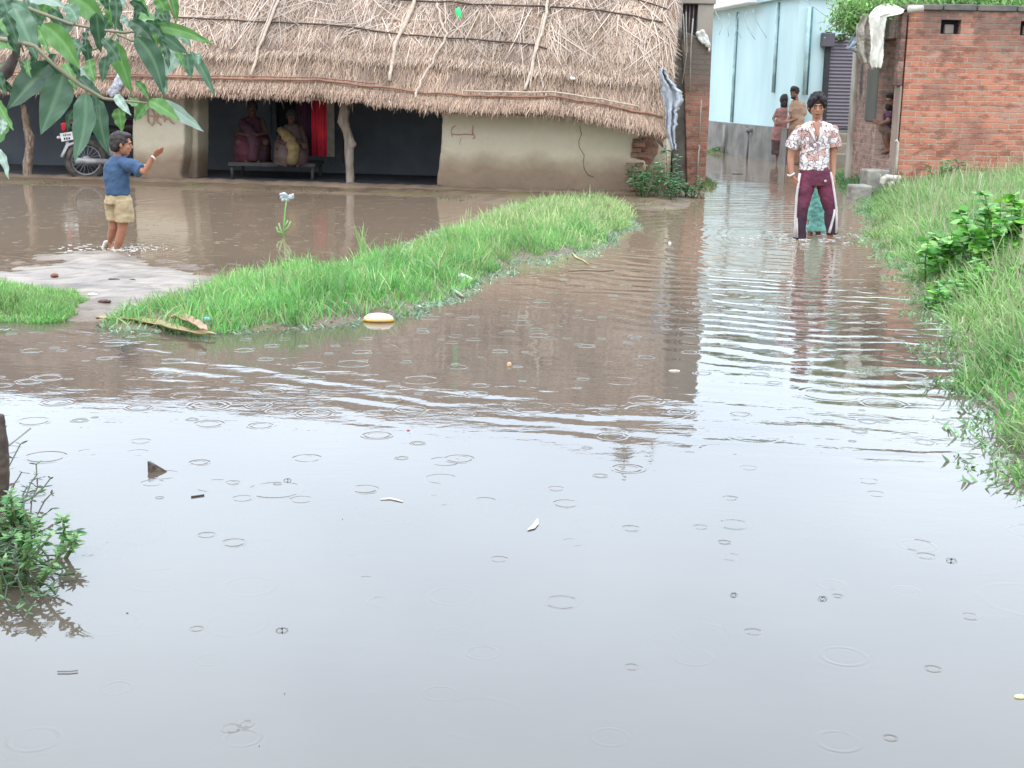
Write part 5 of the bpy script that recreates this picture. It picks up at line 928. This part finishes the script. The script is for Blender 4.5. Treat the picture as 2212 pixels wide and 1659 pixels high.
b = B(); b.loft([(Q(256, 440), .113, .10), (Q(255, 430), .112, .10), (Q(254, 418), .105, .095)]); b.tube([Q(264, 432, -.03), Q(268, 455, -.03), Q(269, 480, -.03)], [.082, .08, .082], 14); b.tube([Q(246, 432, .04), Q(247, 455, .05), Q(248, 475, .05)], [.078, .075, .075], 14)
soft(obj('shorts', b, M('khaki_cloth', (.46, .36, .22), (.36, .28, .17), 6, .85, .3, 18), k1), .0065, 3, .03, .08)
b = B().tube([Q(328, 337, -.17), Q(332, 340, -.175), Q(335, 345, -.16)], .009, 7); obj('bracelet', b, M('cream_band', (.75, .70, .6), bump=0), k1)
# the splash
spm, n, p = nmat('water_splash'); p.inputs['Base Color'].default_value = (.75, .74, .70, 1); p.inputs['Roughness'].default_value = .15; p.inputs['Alpha'].default_value = .75
b = B(); c0 = Q(250, 538)
for i in range(9): b.cap([Q(222+i*.6, 536-i*1.6, .1), Q(228+i*1.2, 527-i*.9, .12)], [.015, .009], 7)
for i in range(90):
    a = random.uniform(0, 6.28); r_ = random.uniform(.02, .20)+random.random()**4*.35; b.ell(c0+Vector((math.cos(a)*r_*1.3, math.sin(a)*r_, .001)), (random.uniform(.005, .035), random.uniform(.003, .012), .003), nu=8, nv=5)
for i in range(40): b.ell(Q(random.uniform(262, 365), 538+random.gauss(0, 7), -.1), random.uniform(.002, .006), nu=7, nv=5)
obj('water_splash', b, spm, None, 'white splash and droplets around the playing child feet', 'splash', kind='stuff')
# ripple foam round the teenager
b = B()
for i in range(60):
    a = random.uniform(0, 6.28); r_ = random.uniform(.08, .9); b.ell(Vector((TEEN.x+math.cos(a)*r_*1.1, TY+math.sin(a)*r_*.8, .003)), (random.uniform(.008, .035), random.uniform(.005, .015), .004), nu=8, nv=5)
obj('water_foam', b, spm, None, 'small flecks of white foam around the teenager legs', 'foam', kind='stuff')
# couple at the back of the lane
def far(lab, px, py): q = G(px, py); return thing('person', lab, 'person', Vector((q.x, q.y, -.1))), q
pa, q = far('person seen from behind in a dull red top and brown skirt, far lane', 1688, 351); A = lambda x, y, dy=0, Y=q.y: V(x, y, Y+dy)
b = B(); b.ell(A(1694.5, 217), (.09, .10, .125)); b.cap([A(1693, 224), A(1693, 236)], [.05, .06]); b.loft([(A(1686, 310), .14, .1), (A(1692, 265), .12, .09), (A(1694, 238), .15, .09)])
b.cap([A(1680, 238), A(1671, 256, -.02), A(1676, 268, -.12)], [.045, .037, .028]); b.cap([A(1706, 240), A(1711, 256, .05), A(1704, 266, .15)], [.045, .036, .028]); hand(b, A(1676, 268, -.12), Vector((1, 0, -.1)), Zv, -Yv, .9); hand(b, A(1704, 266, .15), Vector((-1, .2, 0)), Zv, Yv, .9)
for x_ in (1680, 1692): b.cap([A(x_+2, 315), A(x_, 335), A(x_, 352), Vector((A(x_, 350).x, q.y+.1, -.1))], [.075, .05, .035, .03])
soft(obj('body', b, SKD, pa), .010, 2)
b = B(); b.ell(A(1694.5, 215, .01), (.105, .115, .125)); b.ell(A(1694, 226, -.02), (.085, .09, .10)); b.ell(A(1701, 205), (.025, .03, .03)); soft(obj('hair', b, HR, pa), .010, 1)
rt_ = M('dull_red_cloth', (.42, .14, .15), (.24, .13, .12), 3, .85, .3, 12, c3=(.34, .17, .15)); b = B(); b.loft([(A(1685, 303), .215, .15), (A(1690, 275), .19, .14), (A(1693, 255), .155, .12), (A(1694, 240), .175, .115), (A(1694, 232), .09, .08)]); b.tube([A(1683, 238), A(1676, 252)], [.055, .055]); b.tube([A(1705, 240), A(1710, 252, .03)], [.055, .055])
soft(obj('kurta', b, rt_, pa), .011, 2, .03, .1); b = B().loft([(A(1683, 334), .175, .12), (A(1685, 300), .19, .14)]); soft(obj('skirt', b, M('brown_skirt', (.13, .085, .09), (.09, .06, .065), 4), pa), .011, 2, .03, .1)
pb, q = far('taller bearded person in a tan shirt facing the one in the dull red top', 1716, 355); A = lambda x, y, dy=0, Y=q.y: V(x, y, Y+dy)
b = B(); L, R_ = headg(b, A(1716, 201), .24, Vector((-.7, -1, -.2))); b.cap([A(1718, 208, .02), A(1720, 222, .02)], [.055, .06]); b.loft([(A(1722, 300), .15, .1), (A(1722, 260), .14, .1), (A(1722, 226), .16, .09)])
b.cap([A(1735, 226), A(1736, 248), A(1722, 256, -.10), A(1700, 264, -.12)], [.05, .042, .036, .026]); hand(b, A(1700, 264, -.12), Vector((-1, 0, -.2)), Zv, Yv, 1.0)
b.cap([A(1710, 228), A(1708, 250, -.05), A(1698, 262, -.1)], [.05, .04, .028])
for x_ in (1715, 1724): b.cap([A(x_, 300), A(x_, 332), A(x_, 356), Vector((A(x_, 350).x, q.y-.1, -.1))], [.08, .058, .038, .03])
soft(obj('body', b, SKD, pb), .010, 2); face(pb, L, R_, .24)
b = B(); b.ell(L(0, -.1, .18), (.095, .11, .095), R_); b.ell(L(0, .08, .42), (.07, .08, .05), R_); soft(obj('hair', b, HR, pb), .010, 1, .02, .04); b = B(); b.ell(L(0, .22, -.33), (.055, .05, .045), R_); soft(obj('beard', b, HR, pb), .010, 1)
b = B(); b.loft([(A(1721, 282), .165, .12), (A(1721, 255), .155, .12), (A(1722, 235), .165, .11), (A(1722, 226), .15, .1), (A(1720, 217), .08, .07)]); b.tube([A(1733, 227), A(1737, 238), A(1737, 248)], [.062, .06, .06]); b.tube([A(1711, 228), A(1709, 243, -.03)], [.058, .058])
soft(obj('shirt', b, M('tan_cloth', (.40, .27, .18), (.30, .20, .14), 4, .85, .2), pb), .011, 2, .03, .1)
b = B().loft([(A(1717, 356), .17, .12), (A(1718, 320), .18, .12), (A(1721, 285), .175, .12), (A(1721, 278), .165, .115)]); soft(obj('lungi', b, M('brown_wrap', (.26, .14, .11), (.17, .10, .08), 4), pb), .011, 2, .04, .1)
# man in the doorway
pd = thing('person', 'bearded person in a purple shirt squatting in the brick house side doorway', 'person', V(1912, 332, 21.45)); A = lambda x, y, dy=0: V(x, y, 21.45+dy)
b = B(); L, R_ = headg(b, A(1925, 219), .24, Vector((-1, -.8, -.1))); b.cap([A(1927, 226, .02), A(1930, 240, .05)], [.055, .06]); b.loft([(A(1934, 300, .1), .14, .11), (A(1932, 265, .08), .14, .1), (A(1930, 240, .05), .16, .09)])
b.cap([A(1922, 245, -.05), A(1918, 262, -.12), A(1901, 269, -.2)], [.045, .038, .027]); hand(b, A(1901, 269, -.2), Vector((-1, 0, .5)), Zv, Yv, .95, 1.0)
b.cap([A(1938, 300, .05), A(1906, 277, -.08), A(1915, 305, -.02), A(1920, 326, .0), A(1907, 330, -.08)], [.085, .062, .05, .036, .03]); b.cap([A(1940, 302, .25), A(1912, 279, .18), A(1920, 306, .18), A(1924, 326, .2), A(1913, 331, .12)], [.085, .06, .05, .036, .03])
b.cap([A(1938, 246, .12), A(1930, 262, .2), A(1908, 270, .1)], [.045, .038, .027])
soft(obj('body', b, SKD, pd), .009, 2); face(pd, L, R_, .24); b = B(); b.ell(L(0, -.12, .18), (.09, .105, .09), R_); b.ell(L(0, .12, .40), (.07, .07, .04), R_); soft(obj('hair', b, HR, pd), .009, 1, .02, .04); b = B(); b.ell(L(0, .22, -.34), (.06, .055, .06), R_); b.ell(L(0, .33, -.2), (.05, .02, .015), R_); soft(obj('beard', b, HR, pd), .008, 1)
b = B(); b.loft([(A(1934, 298, .1), .15, .13), (A(1931, 265, .08), .15, .12), (A(1930, 247, .05), .165, .11), (A(1928, 238, .05), .09, .08)]); b.tube([A(1923, 246, -.04), A(1919, 256, -.1)], [.055, .055]); soft(obj('shirt', b, M('purple_shirt', (.11, .05, .10), (.075, .035, .07), 4), pd), .01, 2, .03, .1)
b = B(); b.cap([A(1938, 300, .05), A(1907, 278, -.08), A(1914, 298, -.03)], [.095, .07, .06]); b.cap([A(1940, 302, .25), A(1913, 280, .18), A(1920, 300, .18)], [.095, .068, .058]); soft(obj('lungi', b, M('grey_brown_wrap', (.26, .19, .15), (.19, .14, .11), 4), pd), .01, 2, .03, .08)
# two people sitting in the hut
SKH = M('skin_shade_toned', (.085, .05, .038), (.06, .035, .028), bump=0)  # verandah shade put into this skin colour and the saris below
def sitter(lab, px, py, top, w_, cloth, cloth2, Y=20.95):
    th = thing('person', lab, 'person', V(px, py, Y)); A = lambda x, y, dy=0: V(x, y, Y+dy); h = py-top
    b = B(); L, R_ = headg(b, A(px, top+16), .21, Vector((random.uniform(-.3, .3), -1, -.1))); b.cap([A(px, top+22, .03), A(px, top+38, .05)], [.05, .055]); b.loft([(A(px, py-14, .1), .17, .13), (A(px, top+60, .1), .14, .11), (A(px, top+40, .06), .16, .09)])
    for k in (-1, 1):
        b.cap([A(px+k*20, top+42, .05), A(px+k*30, top+70, -.1), A(px+k*10, top+74, -.32)], [.046, .038, .028]); b.cap([A(px+k*14, py-16, .1), A(px+k*28, py-44, -.25), A(px+k*12, py-4, -.2), A(px+k*13, py-2, -.34)], [.085, .062, .042, .03])
        hand(b, A(px+k*10, top+74, -.32), Vector((-k, -.4, -.3)), Zv, Yv, .9)
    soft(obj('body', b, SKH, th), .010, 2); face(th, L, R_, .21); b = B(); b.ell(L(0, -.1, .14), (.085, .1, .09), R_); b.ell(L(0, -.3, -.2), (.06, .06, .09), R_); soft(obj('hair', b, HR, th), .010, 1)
    b = B(); b.loft([(A(px, py-4, -.02), w_*1.0, .30), (A(px, py-22, -.05), w_*1.05, .32), (A(px, py-46, -.05), w_, .28), (A(px, top+62, .04), w_*.72, .15), (A(px, top+44, .05), w_*.62, .11), (A(px, top+34, .05), .08, .075)]); soft(obj('sari', b, cloth, th), .014, 4, .06, .15)
    b = B(); b.cap([A(px-22, top+46, -.02), A(px-4, top+66, -.22), A(px+4, py-40, -.36), A(px+2, py-14, -.36)], [.06, .085, .085, .07], 8); soft(obj('shawl', b, cloth2, th), .014, 3, .04, .12)
sitter('person seated in the dark hut wearing a deep maroon sari', 545, 352, 218, .27, M('maroon_sari', (.10, .02, .03), (.04, .02, .03), 4), M('maroon_shawl', (.045, .025, .035), (.07, .025, .035), 7))
sitter('person seated in the hut doorway wrapped in a mustard shawl', 630, 360, 236, .25, M('mustard_sari', (.11, .08, .06), (.085, .055, .06), 5), M('mustard_shawl', (.27, .18, .07), (.15, .12, .06), 7), 20.75)

cot = thing('cot', 'low dark wooden cot under the two people seated in the hut', 'cot', V(588, 372, 21.0)); cm_ = M('dark_wood', (.07, .065, .06), (.045, .042, .04), 6)
a = V(497, 362, 20.7); c = V(684, 352, 20.7); obj('frame', B().box((a.x, 20.55, a.z+.03), (c.x, 21.45, a.z+.09)), cm_, cot, smooth=False, bev=.01)
for lx in (a.x+.05, c.x-.05):
    for ly in (20.6, 21.4): obj('leg', B().tube([(lx, ly, .07), (lx, ly, a.z+.03)], .025, 8), cm_, cot)
# ---------------------------------------------------------------- motorcycle
MY = 20.6; A = lambda x, y, dy=0: V(x, y, MY+dy)
mb = thing('motorcycle', 'parked motorcycle with red tail lamp and white number plate under the hut eave', 'motorcycle', A(186, 378))
blk = M('black_rubber', (.05, .048, .045), (.14, .12, .10), 10, .8, .3); chm = M('grey_metal', (.40, .40, .40), (.25, .25, .25), 8, .35, .1); blp = M('black_paint', (.03, .03, .035), rough=.3, bump=0)
def wheel(nm, c, R, ax, tw_=.05):
    ax = ax.normalized(); u_ = ax.cross(Zv).normalized(); v_ = u_.cross(ax); pts = [c+u_*R*math.cos(a)+v_*R*math.sin(a) for a in np.linspace(0, 2*math.pi, 33)]
    w_ = obj(nm, B().tube(pts, tw_, 10), blk, mb); ORG[w_.name] = ORG[mb.name]; rr = [c+(q-c)*.82 for q in pts]; obj('rim', B().tube(rr, .014, 8), chm, w_); b = B()
    for i in range(18): a = i*2*math.pi/18; b.tube([c+ax*.03*(1 if i % 2 else -1), c+(u_*math.cos(a)+v_*math.sin(a))*R*.82], .004, 4)
    obj('spokes', b, chm, w_); obj('hub', B().tube([c-ax*.07, c+ax*.07], [.07, .07], 14), chm, w_)
fdv = Vector((.85, .52, 0)).normalized(); axv = Vector((-.52, .85, .12)); gz = A(186, 378).z; wc = A(186, 346); wheel('wheel', wc, .27, axv); wf = wc+fdv*1.22; wheel('wheel', wf, .27, axv, .042)
b = B(); b.tube([wc, wc+fdv*.5+Zv*.05, wc+fdv*.85+Zv*.42, wc+fdv*1.0+Zv*.6], .025, 8); b.tube([wc+Zv*.5-fdv*.2, wc+fdv*.5+Zv*.45, wc+fdv*.9+Zv*.5], .025, 8); b.tube([wf, wf-fdv*.22+Zv*.6, wf-fdv*.28+Zv*.75], .025, 8); obj('frame', b, blp, mb)
b = B(); b.ell(wc+fdv*.5+Zv*.15, (.2, .14, .17)); b.tube([wc+fdv*.4+Zv*.0+axv*-.15, wc-fdv*.2+Zv*.02+axv*-.16], [.04, .045], 10); obj('engine', b, chm, mb)
b = B(); b.ell(wc+fdv*.72+Zv*.5, (.24, .17, .13)); soft(obj('fuel_tank', b, M('dark_tank', (.05, .03, .035), rough=.25, bump=0), mb), .012, 2)
b = B(); b.cap([wc-fdv*.22+Zv*.48, wc+fdv*.1+Zv*.46, wc+fdv*.48+Zv*.44], [.07, .09, .08]); soft(obj('seat', b, blp, mb), .012, 2)
b = B(); b.tube([wf-fdv*.3+Zv*.78+axv*.33, wf-fdv*.28+Zv*.76, wf-fdv*.3+Zv*.78-axv*.33], .016, 8); obj('handlebar', b, blp, mb); obj('headlight', B().ell(wf-fdv*.12+Zv*.64, .09), chm, mb)
b = B(); b.tube([wc-fdv*.05+Zv*.31, wc-fdv*.27+Zv*.22, wc-fdv*.36+Zv*.05], [.07, .075, .06], 8, .3, fdir=(0, 0, 1)); b.cap([A(146, 308, -.1), A(150, 337, -.08)], [.03, .022]); obj('mudguard', b, M('pale_mudguard', (.5, .5, .5), bump=0), mb)
redl = M('red_lamp', (.75, .02, .03), rough=.2, bump=0); b = B(); b.prism([A(130, 266, -.12), A(156, 262, -.12), A(156, 280, -.12), A(134, 284, -.12)], (0, .09, 0)); obj('tail_light', b, redl, mb, bev=.015, smooth=False)
b = B(); b.prism([A(129, 288, -.15), A(158, 284, -.15), A(160, 301, -.15), A(133, 306, -.15)], (0, .01, 0)); npl = obj('number_plate', b, M('plate_white', (.82, .82, .80), bump=0), mb, smooth=False); ORG[npl.name] = ORG[mb.name]
b = B()
for (x, y) in ((137, 291.5), (141, 291), (146, 290.5), (150, 290)): b.box(tuple(A(x, y+2.5, -.156)), tuple(A(x+2, y-1, -.151)))
for (x, y) in ((138, 299), (143, 298.5), (148, 298)): b.box(tuple(A(x, y+3, -.156)), tuple(A(x+3, y-1.5, -.151)))
obj('plate_characters', b, blp, npl, smooth=False); b = B(); b.tube([A(126, 297, -.1), A(133, 296, -.1)], .02, 8); b.ell(A(126, 297, -.1), .025); obj('indicator', b, M('clear_lens', (.7, .68, .66), bump=0), mb)

# ---------------------------------------------------------------- floating and stranded litter
def lump(name, lab, cat, px, py, size, mat, z=0, disp=.3, rot=0, vox=None, grp=None):
    q = G(px, py, z); size = (size[0]*random.uniform(.8, 1.1), size[1]*.8, size[2]*.75); b = B().ell(q+Vector((0, 0, size[2]*.2)), size, Matrix.Rotation(rot, 3, 'Z')); return soft(obj(name, b, mat, None, lab, cat, grp), vox or max(.004, min(size)/3), 1, min(size)*disp*2.2, max(size)*.35)
yb = thing('bowl', 'upturned cream foam bowl with a yellow rim floating by the grass strip', 'bowl', G(818, 694)); q = G(818, 694)
b = B().loft([(q+Zv*.0, .092, .05), (q+Zv*.018, .098, .055), (q+Zv*.030, .092, .05), (q+Zv*.045, .070, .036), (q+Zv*.052, .035, .02)], 24); obj('shell', b, M('cream_foam', (.78, .66, .48), (.70, .58, .40), 12, .6, .1), yb)
b = B().loft([(q+Zv*.002, .099, .056), (q+Zv*.014, .101, .058)], 24); obj('rim', b, M('yellow_rim', (.72, .42, .03), bump=0), yb)
q = G(998, 612); b = B().prism([V(x, y, q.y) for x, y in [(982, 609), (990, 597), (996, 592), (1008, 597), (1021, 603), (1014, 611), (1000, 614)]], (0, .05, 0)); soft(obj('crumpled_packet', b, M('white_packet', (.80, .78, .74), (.5, .48, .46), 30, .5, .3), None, 'crumpled white packet with faint print at the grass strip edge', 'litter'), .006, 1, .02, .03)
def ribbon(name, lab, cat, pts, wd, mat, z=.02, curl=.3):
    P_ = [G(x, y, z) for x, y in pts]; A_ = []; n_ = 40
    for i in range(n_+1):
        t_ = i/n_*(len(P_)-1); k_ = min(int(t_), len(P_)-2); q_ = P_[k_].lerp(P_[k_+1], t_-k_); A_.append(q_)
    v_ = []; f_ = []
    for i, q_ in enumerate(A_):
        t_ = (A_[min(i+1, n_)]-A_[max(i-1, 0)]).normalized(); sd_ = t_.cross(Zv).normalized(); w_ = wd*math.sin(math.pi*(.06+.9*i/n_))**.6*(1+.5*noise.noise((i*.25, wd*50, 1)))
        for u_ in (-1, -.4, .2, .7, 1): v_.append(q_+sd_*w_*u_+Zv*(abs(u_)**2*w_*curl+.012*noise.noise((i*.18, u_, 3+wd))+.01*abs(noise.noise((i*.3, u_*2, 8)))))
    for i in range(n_):
        for c_ in range(4): p_ = i*5+c_; f_.append((p_, p_+1, p_+6, p_+5))
    o = obj(name, B().add(v_, f_), mat, None, lab, cat); o.modifiers.new('thick', 'SOLIDIFY').thickness = .004; return o
Zv = Vector((0, 0, 1))
def strip3(name, lab, cat, pts, wd, th_, mat, z=.02, par=None):
    P_ = [G(x, y, z) for x, y in pts]; b = B(); b.tube(P_, wd, 8, th_/max(wd if not isinstance(wd, list) else max(wd), 1e-4), fdir=Zv); return obj(name, b, mat, None, lab, cat)
pm = M('dry_sheath', (.46, .30, .15), (.24, .24, .11), 9, .6, .3, 20, stretch=(1, 4, 1))
ribbon('palm_sheath', 'long orange brown dried palm sheath lying along the water edge', 'plant debris', [(208, 688), (240, 690), (290, 693), (335, 700), (375, 712), (420, 720), (466, 723)], .045, pm, .022, .5)
ribbon('palm_sheath', 'shorter curled tan palm sheath lying above the longer one', 'plant debris', [(368, 687), (385, 687), (405, 694), (430, 706), (446, 714)], .034, M('tan_sheath', (.46, .30, .19), (.30, .19, .11), 12, .6, .3), .06, .7)
strip3('broken_reed', 'pale broken reed stalk floating beside the white packet', 'plant debris', [(976, 624), (988, 632), (1000, 640)], .011, .01, M('pale_reed', (.45, .48, .33), bump=0), .012)
strip3('twig', 'long thin twig floating in front of the far grass strip end', 'twig', [(1228, 585), (1260, 583), (1300, 585), (1326, 583)], .008, .008, M('dark_twig', (.30, .24, .17), (.16, .11, .08), bump=0), .006)
strip3('dry_leaf', 'curved yellow grass leaf floating near the grass strip', 'leaf', [(1236, 545), (1245, 556), (1260, 562), (1272, 571)], [.008, .014, .012, .004], .004, M('yellow_leaf', (.42, .38, .18), bump=0), .008)
strip3('twig', 'dark straight twig floating left of centre on the open water', 'twig', [(413, 1073), (441, 1069)], .0028, .003, M('black_twig', (.09, .07, .06), bump=0), .003)
strip3('feather', 'curved white feather floating on the open water', 'feather', [(1140, 1144), (1150, 1140), (1158, 1131), (1161, 1121)], [.003, .010, .009, .003], .003, M('feather_white', (.85, .85, .82), bump=0), .004)
strip3('feather', 'small white petal streak floating left of the curved feather', 'petal', [(822, 1078), (845, 1077), (870, 1083)], [.003, .006, .003], .003, M('petal', (.82, .82, .78), bump=0), .003)
q = G(338, 1020); b = B().add([q+Vector(t_) for t_ in [(-.034, 0, -.03), (.05, .005, -.03), (.038, .01, .003), (-.005, .012, .026), (-.036, .008, .042), (-.036, .03, -.03), (.045, .035, -.03), (-.03, .03, .036)]], [(0, 1, 2, 3, 4), (0, 4, 7, 5), (1, 6, 2), (2, 6, 7, 3), (3, 7, 4), (0, 5, 6, 1), (5, 7, 6)]); obj('wood_chunk', b, M('wet_wood_chunk', (.13, .10, .07), (.05, .04, .04), 40, .6, .6, 60), None, 'dark wedge of broken wood poking out of the open water', 'wood', smooth=False)
wht = M('litter_white', (.8, .8, .78), (.6, .6, .58), bump=0)
for i, (px, py, sz, mt, nm, lb_, ct) in enumerate([
    (447, 690, (.022, .015, .018), M('litter_blue', (.15, .50, .62), (.4, .6, .65), 30, bump=0), 'plastic_scrap', 'small light blue plastic scrap in the grass strip', 'litter'),
    (200, 637, (.035, .02, .014), wht, 'paper_scrap', 'white paper scrap on the sandy mud behind the palm sheath', 'litter'),
    (388, 806, (.014, .01, .012), M('litter_tan', (.65, .5, .4), bump=0), 'paper_scrap', 'tiny tan and white scrap floating below the palm sheaths', 'litter'),
    (1100, 790, (.016, .012, .024), M('dry_orange', (.62, .42, .24), bump=0), 'dry_leaf', 'small upright orange leaf floating near the lane junction', 'leaf'),
    (1457, 802, (.04, .012, .009), M('cream_chip', (.75, .66, .5), bump=0), 'wood_chip', 'cream wood chip floating in front of the reflected wall corner', 'litter'),
    (882, 930, (.010, .008, .006), M('red_scrap', (.6, .12, .12), bump=0), 'plastic_scrap', 'tiny red scrap floating in the rippled water', 'litter'),
    (1447, 526, (.018, .012, .02), wht, 'foam_ball', 'small white foam piece at the lane mouth', 'litter'),
    (905, 663, (.02, .012, .012), wht, 'foam_ball', 'white foam bit between the cream bowl and the packet', 'litter'),
    (1045, 575, (.014, .01, .04), M('straw_leaf', (.6, .5, .2), bump=0), 'dry_leaf', 'upright yellow dead leaf in the grass strip', 'leaf'),
    (1135, 565, (.03, .02, .012), M('brown_leaf', (.42, .24, .1), bump=0), 'dry_leaf', 'brown dead leaf at the front edge of the grass strip', 'leaf'),
    (2203, 1506, (.020, .012, .008), M('pale_yellow_leaf', (.80, .76, .35), bump=0), 'dry_leaf', 'pale yellow leaf floating at the lower right edge', 'leaf'),
    (740, 1122, (.0045, .004, .004), blp, 'seed', 'round black seed floating on the open water', 'seed'),
    (1236, 1292, (.006, .004, .003), blp, 'seed', 'dark oval seed floating near the middle of the foreground', 'seed'),
    (275, 1325, (.007, .005, .003), blp, 'seed', 'dark seed floating right of the water weed', 'seed'),
    (615, 1499, (.006, .004, .003), blp, 'seed', 'dark chip floating in the lower left water', 'seed'),
    (560, 1612, (.005, .0035, .003), blp, 'seed', 'dark chip floating lowest in the left foreground', 'seed'),
    (1593, 376, (.10, .05, .02), blp, 'wood_chip', 'dark floating chip far up the flooded lane', 'litter'),
    (118, 596, (.03, .02, .02), M('rusty_lump', (.35, .12, .06), (.1, .06, .05), 30), 'rusty_lump', 'rusty brown lump on the sandy mud', 'debris'),
    (246, 604, (.05, .02, .012), blp, 'bark_piece', 'dark bark piece on the rear part of the sandy mud', 'debris'),
    (285, 606, (.03, .018, .014), blp, 'bark_piece', 'small dark bark piece right on the sandy mud', 'debris'),
    (324, 620, (.05, .018, .01), blp, 'bark_piece', 'flat dark bark piece near the sandy mud right end', 'debris'),
    (226, 652, (.05, .03, .015), M('wet_leaf_litter', (.12, .05, .04), (.06, .04, .03), 30), 'leaf_litter', 'dark wet leaf litter at the gap in the grass', 'debris')]):
    lump(nm, lb_, ct, px, py, sz, mt, max(0, gh(*G(px, py)[:2])))
gr_ = 'water striders resting on the open water'
for i, (px, py, s_, lb_) in enumerate([(621, 1035, .012, 'water strider below the dark wood wedge to its right'), (609, 1358, .014, 'water strider in the lower left open water'), (1585, 1282, .009, 'small water strider right of centre'), (1777, 1290, .012, 'water strider with spread legs in the right foreground'), (2055, 1208, .016, 'largest water strider near the right edge')]):
    q = G(px, py, .006); t_ = thing('water_strider', lb_, 'insect', q, gr_); obj('body', B().ell(q, (s_*.25, s_*.35, s_*.2), nu=8, nv=6), blp, t_)
    for a in (20, 160, 200, 340, 85, 275): a = math.radians(a+i*11); obj('leg', B().tube([q, q+Vector((math.cos(a)*s_*.6, math.sin(a)*s_*.6, .002)), q+Vector((math.cos(a)*s_*1.3, math.sin(a)*s_*1.3, -.005))], .0006, 4), blp, t_)
strip3('grass_sprig', 'two thin dead grass blades floating at the lower left', 'grass', [(124, 1450), (150, 1450), (168, 1448)], .002, .002, M('grey_blade', (.22, .22, .2), bump=0), .004)
